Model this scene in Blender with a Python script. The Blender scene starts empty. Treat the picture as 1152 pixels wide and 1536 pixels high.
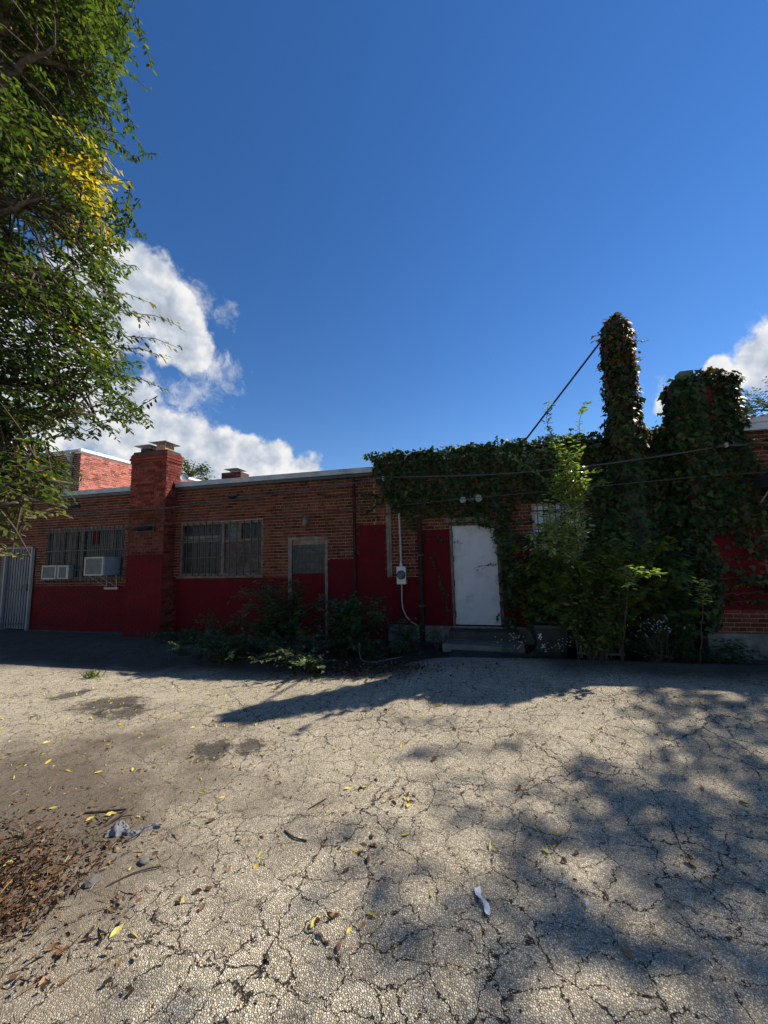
import bpy, bmesh, math, random
import numpy as np
from mathutils import Vector, Matrix, noise as mnoise
R = math.radians
random.seed(7); rng = np.random.default_rng(11)
scn = bpy.context.scene
col = scn.collection

# ------------------------------------------------------------------ camera
cam_d = bpy.data.cameras.new('camera'); cam = bpy.data.objects.new('camera', cam_d); col.objects.link(cam)
cam_d.sensor_fit = 'HORIZONTAL'; cam_d.sensor_width = 36.0; cam_d.lens = 18.0
cam_d.clip_start = 0.05; cam_d.clip_end = 3000
yaw, pitch, roll = R(13.7), R(6.65), R(1.38)
fw = Vector((-math.sin(yaw)*math.cos(pitch), math.cos(yaw)*math.cos(pitch), math.sin(pitch)))
r0 = Vector((math.cos(yaw), math.sin(yaw), 0)); u0 = r0.cross(fw)
cr = r0*math.cos(roll) - u0*math.sin(roll); cu = u0*math.cos(roll) + r0*math.sin(roll)
cam.matrix_world = Matrix(((cr.x, cu.x, -fw.x, 0.0), (cr.y, cu.y, -fw.y, -7.82), (cr.z, cu.z, -fw.z, 1.7), (0, 0, 0, 1)))
scn.camera = cam
scn.render.resolution_x = 768; scn.render.resolution_y = 1024
cy = scn.cycles
cy.use_adaptive_sampling = True; cy.adaptive_threshold = 0.03
cy.max_bounces = 5; cy.diffuse_bounces = 3; cy.glossy_bounces = 2; cy.transmission_bounces = 3; cy.caustics_reflective = False; cy.caustics_refractive = False

# ------------------------------------------------------------------ light, sky, exposure
SUN = Vector((0.898, 0.62, 1.0)).normalized()
sd = bpy.data.lights.new('sun', 'SUN'); sd.energy = 5.0; sd.angle = R(0.53); sd.color = (1.0, 0.93, 0.82)
so = bpy.data.objects.new('sun', sd); col.objects.link(so)
so.rotation_euler = SUN.to_track_quat('Z', 'Y').to_euler(); so.location = SUN*40
scn.view_settings.view_transform = 'Standard'; scn.view_settings.look = 'None'
scn.view_settings.exposure = 0.62; scn.view_settings.gamma = 1.0; scn.view_settings.use_curve_mapping = False

class NT:
    """small helper for node trees"""
    def __init__(s, nt): s.nt = nt; s.nt.nodes.clear()
    def n(s, t, **kw):
        o = s.nt.nodes.new(t)
        for k, v in kw.items():
            if k.startswith('i_'):
                key = k[2:].replace('_', ' ')
                o.inputs[int(key) if key.isdigit() else key].default_value = v
            else: setattr(o, k, v)
        return o
    def l(s, a, b): s.nt.links.new(a, b)
    def math(s, op, a, b=None, c=None, clamp=False):
        o = s.n('ShaderNodeMath', operation=op, use_clamp=clamp)
        for i, v in enumerate((a, b, c)):
            if v is None: continue
            if isinstance(v, (int, float)): o.inputs[i].default_value = v
            else: s.l(v, o.inputs[i])
        return o.outputs[0]
    def rng(s, v, a, b, c=0.0, d=1.0, smooth=True):
        o = s.n('ShaderNodeMapRange', interpolation_type='SMOOTHSTEP' if smooth else 'LINEAR')
        s.l(v, o.inputs[0])
        for i, x in enumerate((a, b, c, d)): o.inputs[i+1].default_value = x
        return o.outputs[0]
    def mix(s, f, a, b, blend='MIX'):
        o = s.n('ShaderNodeMix', data_type='RGBA', blend_type=blend)
        for k, v in ((0, f), (6, a), (7, b)):
            if isinstance(v, (int, float)): o.inputs[k].default_value = v
            elif isinstance(v, tuple): o.inputs[k].default_value = v if len(v) == 4 else (*v, 1)
            else: s.l(v, o.inputs[k])
        return o.outputs[2]
    def noise(s, vec, scale, detail=4, rough=0.55, dist=0.0):
        o = s.n('ShaderNodeTexNoise'); o.inputs['Scale'].default_value = scale
        o.inputs['Detail'].default_value = detail; o.inputs['Roughness'].default_value = rough
        o.inputs['Distortion'].default_value = dist
        if vec is not None: s.l(vec, o.inputs['Vector'])
        return o
    def ramp(s, f, stops):
        o = s.n('ShaderNodeValToRGB'); e = o.color_ramp.elements
        while len(e) < len(stops): e.new(0.5)
        for el, (p, c) in zip(e, stops): el.position = p; el.color = (*c, 1)
        s.l(f, o.inputs[0]); return o.outputs[0]

def build_world():
    w = bpy.data.worlds.new('World'); scn.world = w; w.use_nodes = True
    w.cycles.sampling_method = 'MANUAL'; w.cycles.sample_map_resolution = 256
    t = NT(w.node_tree)
    sky = t.n('ShaderNodeTexSky', sky_type='NISHITA', sun_disc=False)
    sky.sun_elevation = math.asin(SUN.z); sky.sun_rotation = math.atan2(SUN.x, SUN.y)
    sky.altitude = 60; sky.air_density = 1.0; sky.dust_density = 0.0; sky.ozone_density = 3.0
    tc = t.n('ShaderNodeTexCoord'); d = tc.outputs['Generated']
    # cumulus: (direction, angular radius)
    blobs = [((-.635,.535,.575),.075), ((-.60,.575,.555),.07), ((-.615,.60,.51),.10), ((-.60,.655,.465),.075), ((-.66,.55,.50),.12),
             ((-.74,.52,.46),.14), ((-.80,.52,.33),.17), ((-.72,.62,.31),.12), ((-.70,.665,.26),.13), ((-.64,.73,.255),.12),
             ((-.585,.77,.235),.10), ((-.53,.815,.235),.095), ((-.47,.85,.235),.085), ((-.42,.88,.225),.07), ((-.86,.45,.27),.18),
             ((.525,.785,.325),.085), ((.455,.83,.325),.04), ((.405,.86,.305),.045), ((.58,.745,.32),.07), ((.62,.74,.25),.10),
             ((.86,.40,.30),.16), ((.90,-.2,.36),.18), ((.3,-.88,.35),.2), ((-.35,-.86,.36),.22), ((-.93,-.15,.32),.2), ((-.55,-.66,.5),.15), ((.66,-.6,.42),.14)]
    # warp the direction a little so that the outlines billow
    wn = t.noise(d, 7.0, 3, 0.6)
    sub = t.n('ShaderNodeVectorMath', operation='SUBTRACT'); t.l(wn.outputs['Color'], sub.inputs[0]); sub.inputs[1].default_value = (.5, .5, .5)
    sc = t.n('ShaderNodeVectorMath', operation='SCALE'); t.l(sub.outputs[0], sc.inputs[0]); sc.inputs['Scale'].default_value = 0.10
    ad = t.n('ShaderNodeVectorMath', operation='ADD'); t.l(d, ad.inputs[0]); t.l(sc.outputs[0], ad.inputs[1])
    acc = None
    for c, r in blobs:
        v = Vector(c).normalized()
        ds = t.n('ShaderNodeVectorMath', operation='DISTANCE'); t.l(ad.outputs[0], ds.inputs[0]); ds.inputs[1].default_value = v
        m = t.rng(ds.outputs['Value'], r*1.45, 0.0, 0.0, 1.0)
        acc = m if acc is None else t.math('SMOOTH_MAX', acc, m, 0.12)
    wsp = None
    for c, r in (((-.555,.63,.545),.07), ((-.52,.675,.525),.05), ((-.57,.71,.42),.09), ((-.62,.70,.37),.08), ((-.40,.885,.25),.05), ((-.68,.50,.68),.06), ((.40,.87,.34),.05)):
        ds = t.n('ShaderNodeVectorMath', operation='DISTANCE'); t.l(ad.outputs[0], ds.inputs[0]); ds.inputs[1].default_value = Vector(c).normalized()
        m = t.rng(ds.outputs['Value'], r*1.3, 0.0, 0.0, 1.0); wsp = m if wsp is None else t.math('MAXIMUM', wsp, m)
    n1 = t.noise(d, 11.0, 5, 0.62); n2v = t.n('ShaderNodeVectorMath', operation='ADD'); t.l(d, n2v.inputs[0]); n2v.inputs[1].default_value = tuple(SUN*0.035)
    n2 = t.noise(n2v.outputs[0], 11.0, 3, 0.62)
    a = t.math('SUBTRACT', n1.outputs[0], 0.5)
    dens = t.math('MULTIPLY_ADD', a, 1.15, acc)
    mask = t.rng(dens, 0.36, 0.62)
    wn2 = t.noise(ad.outputs[0], 20.0, 4, 0.7)
    wm = t.math('MULTIPLY', t.rng(t.math('MULTIPLY_ADD', t.math('SUBTRACT', wn2.outputs[0], .5), 2.2, wsp), .45, 1.3), .75)
    mask = t.math('MAXIMUM', mask, wm)
    shade = t.math('SUBTRACT', n1.outputs[0], n2.outputs[0])
    shade = t.math('MULTIPLY_ADD', shade, 2.2, 0.62)
    thick = t.rng(dens, 0.55, 1.25)
    shade = t.math('SUBTRACT', shade, t.math('MULTIPLY', thick, 0.18), clamp=True)
    ccol = t.ramp(shade, [(0.0, (.36, .42, .52)), (0.45, (.62, .68, .77)), (0.8, (.95, .95, .95)), (1, (1.05, 1.03, 1.0))])
    bg = t.n('ShaderNodeBackground'); t.l(sky.outputs[0], bg.inputs[0]); bg.inputs[1].default_value = 0.089
    hs = t.n('ShaderNodeHueSaturation'); hs.inputs['Saturation'].default_value = 1.26; hs.inputs['Hue'].default_value = 0.508; t.l(sky.outputs[0], hs.inputs['Color']); t.l(hs.outputs[0], bg.inputs[0])
    bc = t.n('ShaderNodeBackground'); t.l(ccol, bc.inputs[0]); bc.inputs[1].default_value = 0.60
    mx = t.n('ShaderNodeMixShader'); t.l(t.math('MULTIPLY', mask, 0.97), mx.inputs[0]); t.l(bg.outputs[0], mx.inputs[1]); t.l(bc.outputs[0], mx.inputs[2])
    out = t.n('ShaderNodeOutputWorld'); t.l(mx.outputs[0], out.inputs[0])
build_world()

# ------------------------------------------------------------------ materials
def new_mat(name):
    m = bpy.data.materials.new(name); m.use_nodes = True; t = NT(m.node_tree)
    out = t.n('ShaderNodeOutputMaterial'); b = t.n('ShaderNodeBsdfPrincipled'); t.l(b.outputs[0], out.inputs[0])
    t.out = out; t.b = b; t.pos = t.n('ShaderNodeNewGeometry').outputs['Position']; return m, t
def bump(t, h, strength, dist):
    o = t.n('ShaderNodeBump'); o.inputs['Strength'].default_value = strength; o.inputs['Distance'].default_value = dist
    t.l(h, o.inputs['Height']); t.l(o.outputs[0], t.b.inputs['Normal']); return o
def plain(name, c, rough=0.7, var=0.25, scale=6.0, metal=0.0, bmp=0.15, dirt=None, island=False):
    m, t = new_mat(name)
    n = t.noise(t.pos, scale, 6, 0.65)
    lo = tuple(x*(1-var) for x in c); hi = tuple(min(1, x*(1+var)) for x in c)
    k = t.mix(t.rng(n.outputs[0], .3, .7), lo, hi)
    if island:
        g = t.n('ShaderNodeNewGeometry'); oi = t.n('ShaderNodeObjectInfo')
        rr = t.math('FRACT', t.math('ADD', g.outputs['Random Per Island'], oi.outputs['Random']))
        k = t.mix(1.0, k, t.ramp(rr, [(0, (.45, .40, .40)), (.3, (.8, .78, .78)), (.7, (1, 1, 1)), (1, (1.35, 1.3, 1.25))]), 'MULTIPLY')
    if dirt:
        n2 = t.noise(t.pos, dirt[1], 8, 0.7)
        k = t.mix(t.rng(n2.outputs[0], .48, .68, 0, dirt[2]), k, dirt[0])
    t.l(k, t.b.inputs['Base Color']); t.b.inputs['Roughness'].default_value = rough; t.b.inputs['Metallic'].default_value = metal
    n3 = t.noise(t.pos, scale*14, 3, 0.6); bump(t, n3.outputs[0], bmp, 0.01)
    t.b.inputs['Specular IOR Level'].default_value = .5 if rough < .55 else .12
    return m
def leafmat(name, stops, trans=0.45, rough=0.42, spec=0.5):
    m, t = new_mat(name)
    g = t.n('ShaderNodeNewGeometry'); oi = t.n('ShaderNodeObjectInfo')
    rr = t.math('FRACT', t.math('ADD', g.outputs['Random Per Island'], oi.outputs['Random']))
    c = t.ramp(rr, stops)
    n = t.noise(t.pos, 1.6, 3, 0.5)
    c = t.mix(1.0, c, t.ramp(n.outputs[0], [(.3, (.72, .74, .7)), (.7, (1.2, 1.18, 1.1))]), 'MULTIPLY')
    t.l(c, t.b.inputs['Base Color']); t.b.inputs['Roughness'].default_value = rough
    t.b.inputs['Specular IOR Level'].default_value = spec
    tr = t.n('ShaderNodeBsdfTranslucent'); t.l(t.mix(1.0, c, (1.5, 1.5, .75), 'MULTIPLY'), tr.inputs[0])
    mx = t.n('ShaderNodeMixShader'); mx.inputs[0].default_value = trans
    t.l(t.b.outputs[0], mx.inputs[1]); t.l(tr.outputs[0], mx.inputs[2]); t.l(mx.outputs[0], t.out.inputs[0])
    return m
def glass(name, c, rough=0.08):
    m, t = new_mat(name); n = t.noise(t.pos, 9, 6, .7)
    t.l(t.mix(t.rng(n.outputs[0], .4, .7), c, tuple(x*2.2+.01 for x in c)), t.b.inputs['Base Color'])
    t.l(t.rng(n.outputs[0], .3, .8, rough, rough+.35), t.b.inputs['Roughness'])
    bump(t, t.noise(t.pos, 3, 2).outputs[0], .05, .05)
    t.b.inputs['Specular IOR Level'].default_value = .15
    return m

def asphalt_mat():
    m, t = new_mat('worn exposed aggregate asphalt')
    P = t.pos
    sx = t.n('ShaderNodeSeparateXYZ'); t.l(P, sx.inputs[0]); X, Y = sx.outputs[0], sx.outputs[1]
    big = t.noise(P, 0.55, 3, .6); mid = t.noise(P, 2.3, 4, .65); fine = t.noise(P, 28, 3, .7)
    # stones
    vs = t.n('ShaderNodeTexVoronoi', feature='F1'); vs.inputs['Scale'].default_value = 105; t.l(P, vs.inputs['Vector'])
    ve = t.n('ShaderNodeTexVoronoi', feature='DISTANCE_TO_EDGE'); ve.inputs['Scale'].default_value = 105; t.l(P, ve.inputs['Vector'])
    sep = t.n('ShaderNodeSeparateColor'); t.l(vs.outputs['Color'], sep.inputs[0])
    stone = t.ramp(sep.outputs[0], [(0, (.30, .26, .205)), (.35, (.53, .47, .37)), (.75, (.68, .61, .49)), (1, (.80, .735, .61))])
    binder = (.21, .187, .15)
    k = t.mix(t.rng(ve.outputs['Distance'], .03, .16), binder, stone)
    k = t.mix(1.0, k, t.ramp(mid.outputs[0], [(.25, (.70, .69, .67)), (.55, (.98, .97, .95)), (.8, (1.18, 1.16, 1.1))]), 'MULTIPLY')
    # beige dust film on the far left
    dust = t.math('MULTIPLY', t.rng(X, -0.6, -3.6), t.rng(Y, -5.6, -4.2))
    dust = t.math('MULTIPLY', dust, t.rng(t.math('ADD', big.outputs[0], t.math('MULTIPLY', mid.outputs[0], .6)), .62, .95), clamp=True)
    k = t.mix(t.math('MULTIPLY', dust, .55), k, t.mix(fine.outputs[0], (.30, .265, .205), (.55, .495, .395)))
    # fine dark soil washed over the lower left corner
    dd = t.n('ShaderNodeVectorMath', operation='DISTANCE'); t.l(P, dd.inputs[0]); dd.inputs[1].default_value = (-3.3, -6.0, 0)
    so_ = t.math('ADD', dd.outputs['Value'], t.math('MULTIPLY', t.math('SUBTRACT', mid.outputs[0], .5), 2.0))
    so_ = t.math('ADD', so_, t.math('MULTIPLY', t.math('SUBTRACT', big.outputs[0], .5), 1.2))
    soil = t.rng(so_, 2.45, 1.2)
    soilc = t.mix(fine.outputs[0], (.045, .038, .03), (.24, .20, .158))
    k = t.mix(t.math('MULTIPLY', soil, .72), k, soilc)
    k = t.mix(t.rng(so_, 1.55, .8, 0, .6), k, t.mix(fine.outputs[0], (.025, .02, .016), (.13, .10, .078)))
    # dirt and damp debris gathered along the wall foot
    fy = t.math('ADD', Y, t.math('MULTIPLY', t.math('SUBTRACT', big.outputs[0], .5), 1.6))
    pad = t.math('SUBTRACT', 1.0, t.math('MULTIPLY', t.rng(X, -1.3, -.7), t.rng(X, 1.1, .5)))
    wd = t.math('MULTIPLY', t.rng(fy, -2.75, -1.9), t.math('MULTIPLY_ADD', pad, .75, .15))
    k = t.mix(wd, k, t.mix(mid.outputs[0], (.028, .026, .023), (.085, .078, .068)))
    # soft dirty streaks
    k = t.mix(t.rng(t.noise(P, 1.1, 4, .72, .6).outputs[0], .57, .74, 0, .38), k, (.17, .152, .125))
    # tarry repair patches
    pn = t.math('MULTIPLY', t.math('SUBTRACT', t.noise(P, 6, 5, .7).outputs[0], .5), .8)
    for (px, py, r) in ((-4.6, -3.75, .50), (-4.15, -3.95, .34), (-2.45, -4.62, .24), (-2.2, -4.45, .20), (-5.5, -3.5, .3)):
        q = t.n('ShaderNodeVectorMath', operation='DISTANCE'); t.l(P, q.inputs[0]); q.inputs[1].default_value = (px, py, -.02)
        e = t.math('ADD', q.outputs['Value'], pn)
        k = t.mix(t.rng(e, r, r*.45, 0, .8), k, (.045, .043, .042))
    # alligator cracks, two generations
    wv = t.noise(P, 5.0, 5, .65); s1 = t.n('ShaderNodeVectorMath', operation='SUBTRACT'); t.l(wv.outputs['Color'], s1.inputs[0]); s1.inputs[1].default_value = (.5, .5, .5)
    s2 = t.n('ShaderNodeVectorMath', operation='SCALE'); t.l(s1.outputs[0], s2.inputs[0]); s2.inputs['Scale'].default_value = .26
    s3 = t.n('ShaderNodeVectorMath', operation='ADD'); t.l(P, s3.inputs[0]); t.l(s2.outputs[0], s3.inputs[1])
    flat = t.n('ShaderNodeVectorMath', operation='MULTIPLY'); t.l(s3.outputs[0], flat.inputs[0]); flat.inputs[1].default_value = (1, 1.15, 0)
    wnz = t.noise(P, 1.7, 3, .6).outputs[0]; gnz = t.noise(P, .9, 4, .6).outputs[0]
    def crack(scale, w0, w1, lo, hi):
        v = t.n('ShaderNodeTexVoronoi', feature='DISTANCE_TO_EDGE', voronoi_dimensions='2D'); v.inputs['Scale'].default_value = scale
        t.l(flat.outputs[0], v.inputs['Vector'])
        wid = t.rng(wnz, .3, .7, w0, w1)
        c = t.math('SUBTRACT', 1.0, t.math('DIVIDE', v.outputs['Distance'], wid), clamp=True)
        gate = t.rng(gnz, lo, hi)
        return t.math('MULTIPLY', c, gate, clamp=True)
    c1 = crack(4.6, .009, .027, .12, .26); c2 = crack(9.4, .005, .022, .38, .54); c3 = crack(.95, .002, .0065, .34, .44)
    cr_ = t.math('MAXIMUM', t.math('MAXIMUM', c1, c2), c3)
    cr_ = t.math('MULTIPLY', cr_, t.math('SUBTRACT', 1.0, t.math('MULTIPLY', soil, .75)))
    cm = t.rng(cr_, .02, .42)
    k = t.mix(t.math('MULTIPLY', cm, .93), k, (.030, .026, .021))
    k = t.mix(1.0, k, (1.02, .99, .93), 'MULTIPLY')
    t.l(k, t.b.inputs['Base Color']); t.b.inputs['Roughness'].default_value = .88; t.b.inputs['Specular IOR Level'].default_value = .1
    h = t.math('MULTIPLY', t.rng(ve.outputs['Distance'], 0, .35), t.math('SUBTRACT', 1.0, t.math('MULTIPLY', soil, .6)))
    h = t.math('MULTIPLY_ADD', fine.outputs[0], .9, h)
    h = t.math('MULTIPLY_ADD', mid.outputs[0], 2.0, h)
    h = t.math('SUBTRACT', h, t.math('MULTIPLY', cr_, 3.5))
    bump(t, h, 0.75, 0.006)
    return m

M = {}
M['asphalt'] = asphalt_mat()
M['soil'] = plain('dark leafy soil', (.045, .036, .028), .95, .6, 9, bmp=.9)
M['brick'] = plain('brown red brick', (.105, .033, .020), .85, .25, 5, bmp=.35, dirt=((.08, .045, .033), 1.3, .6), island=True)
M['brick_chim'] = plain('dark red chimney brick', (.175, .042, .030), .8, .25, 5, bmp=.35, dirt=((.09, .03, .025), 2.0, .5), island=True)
M['brick_lit'] = plain('sunlit orange red brick', (.40, .125, .085), .85, .2, 5, bmp=.3, island=True)  # sunlight put into the brick colour, worn only by the sun-facing side
M['mortar'] = plain('tan mortar', (.27, .195, .14), .95, .35, 12, bmp=.4)
M['mortar_pale'] = plain('pale mortar', (.78, .70, .64), .95, .15, 12, bmp=.4)
M['mortar_dark'] = plain('sooty mortar', (.10, .055, .045), .95, .35, 12, bmp=.4)
M['red'] = plain('crimson masonry paint', (.088, .0038, .0070), .75, .15, 3, bmp=.3, dirt=((.060, .006, .008), 1.7, .75))
M['concrete'] = plain('weathered concrete', (.155, .148, .125), .92, .3, 3.5, bmp=.5, dirt=((.07, .07, .058), 3.0, .85))
M['dkconc'] = plain('stained dark concrete', (.055, .053, .048), .92, .35, 3.5, bmp=.5, dirt=((.045, .045, .038), 3.0, .8))
M['flash'] = plain('grey metal flashing', (.30, .32, .34), .5, .15, 2, bmp=.05, dirt=((.09, .09, .085), 2.5, .5))
M['coping'] = plain('white metal coping', (.78, .79, .80), .5, .06, 3, bmp=.05)
M['siding'] = plain('grey painted fascia', (.40, .43, .47), .6, .1, 3, bmp=.06)
M['roofing'] = plain('roofing felt', (.16, .165, .17), .9, .25, 4, bmp=.4)
M['white_door'] = plain('dirty white door paint', (.44, .455, .49), .5, .06, 2.0, bmp=.05, dirt=((.25, .25, .255), 2.6, .6))
M['grey_door'] = plain('faded grey white door', (.24, .25, .27), .55, .1, 2, bmp=.05)
M['wood'] = plain('bare grey wood', (.17, .14, .12), .85, .35, 10, bmp=.4, dirt=((.08, .065, .055), 6, .6))
M['frame'] = plain('flaking brown frame', (.13, .10, .085), .8, .35, 9, bmp=.3)
M['black'] = plain('black painted iron', (.018, .018, .02), .5, .3, 9, bmp=.1)
M['dark'] = plain('dark plastic', (.022, .024, .028), .45, .3, 6, bmp=.08)
M['soot'] = plain('sooty brown pipe', (.030, .016, .015), .9, .3, 8, bmp=.1)
M['cable'] = plain('weathered cable', (.07, .067, .07), .6, .2, 8, bmp=.05)
M['galv'] = plain('galvanised metal', (.42, .44, .45), .45, .18, 8, metal=.35, bmp=.08, dirt=((.22, .2, .17), 6, .5))
M['white'] = plain('off white enamel', (.27, .27, .255), .5, .1, 6, bmp=.05, dirt=((.30, .27, .22), 7, .6))
M['bluegrey'] = plain('blue grey casing', (.20, .26, .33), .55, .12, 6, bmp=.05)
M['grille'] = plain('dusty grey grille', (.13, .135, .13), .7, .2, 20, bmp=.2)
M['curtain'] = plain('bluish white curtain', (.62, .68, .76), .8, .12, 9, bmp=.2)
M['ply'] = plain('dark board', (.085, .07, .06), .85, .4, 7, bmp=.3)
M['pane'] = glass('dusty dark window glass', (.012, .013, .014))
M['greypane'] = glass('dirty pale window glass', (.055, .06, .06), .25)
M['terracotta'] = plain('clay flue tile', (.40, .22, .12), .85, .2, 6, bmp=.2)
M['bark'] = plain('grey brown bark', (.12, .10, .08), .95, .45, 18, bmp=.8)
M['stem'] = plain('twig bark', (.075, .058, .042), .9, .35, 18, bmp=.4)
M['rag'] = plain('grey cloth rag', (.26, .26, .28), .9, .35, 30, bmp=.8, dirt=((.12, .11, .1), 18, .8))
M['paper'] = plain('white paper scrap', (.74, .74, .76), .7, .1, 20, bmp=.2)
M['stone'] = plain('grey stone', (.12, .11, .10), .9, .35, 14, bmp=.5)
M['elm'] = leafmat('elm leaf', [(0, (.026, .050, .010)), (.4, (.052, .092, .016)), (.8, (.085, .135, .022)), (1, (.15, .18, .035))], .42, .36, .7)
M['elm_yellow'] = leafmat('yellow elm leaf', [(0, (.16, .20, .03)), (.3, (.36, .30, .03)), (.7, (.55, .39, .03)), (1, (.62, .46, .05))], .45, .5)
M['elm_dry'] = leafmat('pale drooping leaf', [(0, (.16, .17, .08)), (.6, (.26, .25, .13)), (1, (.10, .14, .05))], .35, .45)
M['ivy'] = leafmat('ivy leaf', [(0, (.013, .026, .009)), (.5, (.025, .053, .013)), (.9, (.042, .078, .017)), (1, (.10, .09, .025))], .28, .5, .3)
M['ivy_turn'] = leafmat('turning ivy leaf', [(0, (.085, .022, .014)), (.3, (.04, .045, .014)), (.55, (.09, .05, .014)), (.8, (.14, .09, .016)), (1, (.18, .015, .018))], .45, .5, .3)
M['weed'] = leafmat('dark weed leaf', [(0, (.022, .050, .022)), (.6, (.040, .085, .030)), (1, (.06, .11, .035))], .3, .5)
M['vine'] = leafmat('grape vine leaf', [(0, (.055, .09, .018)), (.6, (.095, .145, .026)), (.93, (.14, .185, .035)), (1, (.25, .14, .03))], .4, .5)
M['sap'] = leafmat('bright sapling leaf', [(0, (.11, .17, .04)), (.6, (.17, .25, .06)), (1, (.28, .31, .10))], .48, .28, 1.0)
M['sap_sunlit'] = leafmat('pale sunlit sapling leaf', [(0, (.18, .24, .09)), (.6, (.27, .33, .15)), (1, (.38, .42, .22))], .42, .26, 1.0)  # paler copy of the sapling leaf, sun glare put into its colour
M['creep'] = leafmat('pale creeper leaf', [(0, (.09, .13, .05)), (.6, (.14, .19, .08)), (1, (.22, .25, .12))], .3, .35, .8)
M['aster'] = leafmat('white flower', [(0, (.35, .35, .33)), (1, (.5, .5, .48))], .3, .7, .2)
M['far'] = leafmat('far tree leaf', [(0, (.035, .060, .016)), (.6, (.06, .09, .022)), (1, (.09, .12, .03))], .35, .6, .3)
M['grass'] = leafmat('grass blade', [(0, (.10, .16, .03)), (1, (.20, .26, .06))], .4, .5, .3)
M['fall_y'] = leafmat('fallen yellow leaf', [(0, (.52, .40, .05)), (.6, (.64, .52, .12)), (1, (.50, .50, .14))], .25, .5, .3)
M['fall_b'] = leafmat('fallen brown leaf', [(0, (.085, .042, .022)), (.5, (.18, .085, .04)), (1, (.33, .20, .11))], .18, .6, .3)
M['straw'] = leafmat('pale straw', [(0, (.12, .09, .06)), (.6, (.24, .19, .13)), (1, (.40, .34, .24))], .1, .8, .1)
M['fall_m'] = leafmat('leaf mulch', [(0, (.035, .022, .014)), (.5, (.085, .046, .026)), (.85, (.17, .088, .045)), (1, (.34, .22, .10))], .12, .7, .2)

# ------------------------------------------------------------------ mesh helpers
def link(name, me, mat, parent=None, P0=None):
    o = bpy.data.objects.new(name, me); col.objects.link(o)
    if mat is not None and not me.materials: me.materials.append(mat)
    if parent is not None: attach(o, parent)
    return o
def root_pos(p):
    v = Vector(p.location)
    return v if p.parent is None else v   # children keep world coordinates (identity inverse chain)
def attach(o, parent):
    o.parent = parent
    # geometry is written in world coordinates: cancel the root's translation once
    if parent.parent is None: o.matrix_parent_inverse = Matrix.Translation(-Vector(parent.location))
    else: o.matrix_parent_inverse = Matrix.Translation(-Vector(parent.location))
class MB:
    def __init__(s): s.v = []; s.f = []
    def add(s, vs, fs):
        b = len(s.v); s.v += [tuple(p) for p in vs]; s.f += [tuple(i+b for i in q) for q in fs]; return s
    def box(s, x0, x1, y0, y1, z0, z1, bev=0.0):
        if bev <= 0:
            return s.add([(x0,y0,z0),(x1,y0,z0),(x1,y1,z0),(x0,y1,z0),(x0,y0,z1),(x1,y0,z1),(x1,y1,z1),(x0,y1,z1)],
                         [(0,3,2,1),(4,5,6,7),(0,1,5,4),(1,2,6,5),(2,3,7,6),(3,0,4,7)])
        bm = bmesh.new(); bmesh.ops.create_cube(bm, size=1)
        for v in bm.verts: v.co = Vector(((x0+x1)/2+v.co.x*(x1-x0), (y0+y1)/2+v.co.y*(y1-y0), (z0+z1)/2+v.co.z*(z1-z0)))
        bmesh.ops.bevel(bm, geom=list(bm.edges), offset=bev, segments=2, affect='EDGES', profile=.6)
        bm.verts.index_update(); s.add([v.co[:] for v in bm.verts], [[v.index for v in f.verts] for f in bm.faces]); bm.free(); return s
    def tube(s, pts, rad, n=6, cap=True):
        pts = [Vector(p) for p in pts]; m = len(pts)
        rs = [rad]*m if isinstance(rad, (int, float)) else list(rad)
        ref = None; base = len(s.v); vs = []; fs = []
        for i, p in enumerate(pts):
            d = (pts[min(i+1, m-1)]-pts[max(i-1, 0)])
            d = d.normalized() if d.length > 1e-9 else Vector((0, 0, 1))
            if ref is None: ref = d.orthogonal().normalized()
            ref = (ref-d*ref.dot(d)); ref = ref.normalized() if ref.length > 1e-6 else d.orthogonal().normalized()
            q = d.cross(ref)
            for k in range(n):
                a = 2*math.pi*k/n; vs.append(p+(ref*math.cos(a)+q*math.sin(a))*rs[i])
        for i in range(m-1):
            for k in range(n):
                k2 = (k+1) % n; fs.append((i*n+k, i*n+k2, (i+1)*n+k2, (i+1)*n+k))
        if cap: fs.append(tuple(range(n))[::-1]); fs.append(tuple((m-1)*n+k for k in range(n)))
        return s.add(vs, fs)
    def lathe(s, c, axis, prof, n=16):
        axis = Vector(axis).normalized(); a = axis.orthogonal().normalized(); b = axis.cross(a); c = Vector(c); vs = []; fs = []
        for (r, h) in prof:
            for k in range(n):
                t = 2*math.pi*k/n; vs.append(c+axis*h+(a*math.cos(t)+b*math.sin(t))*r)
        for i in range(len(prof)-1):
            for k in range(n): fs.append((i*n+k, i*n+(k+1) % n, (i+1)*n+(k+1) % n, (i+1)*n+k))
        fs.append(tuple(range(n))[::-1]); fs.append(tuple((len(prof)-1)*n+k for k in range(n)))
        return s.add(vs, fs)
    def mesh(s, name):
        me = bpy.data.meshes.new(name); me.from_pydata(s.v, [], s.f); me.validate(); me.update(); return me
    def build(s, name, mat, parent=None, smooth=False):
        me = s.mesh(name)
        if smooth: me.polygons.foreach_set('use_smooth', [True]*len(me.polygons))
        return link(name, me, mat, parent)
def tag(o, label=None, cat=None, group=None, kind=None):
    if label: o['label'] = label
    if cat: o['category'] = cat
    if group: o['group'] = group
    if kind: o['kind'] = kind
    return o
def thing(name, loc, label, cat, group=None):
    o = bpy.data.objects.new(name, None); col.objects.link(o); o.location = loc; o.empty_display_size = .2
    return tag(o, label, cat, group)
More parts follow.
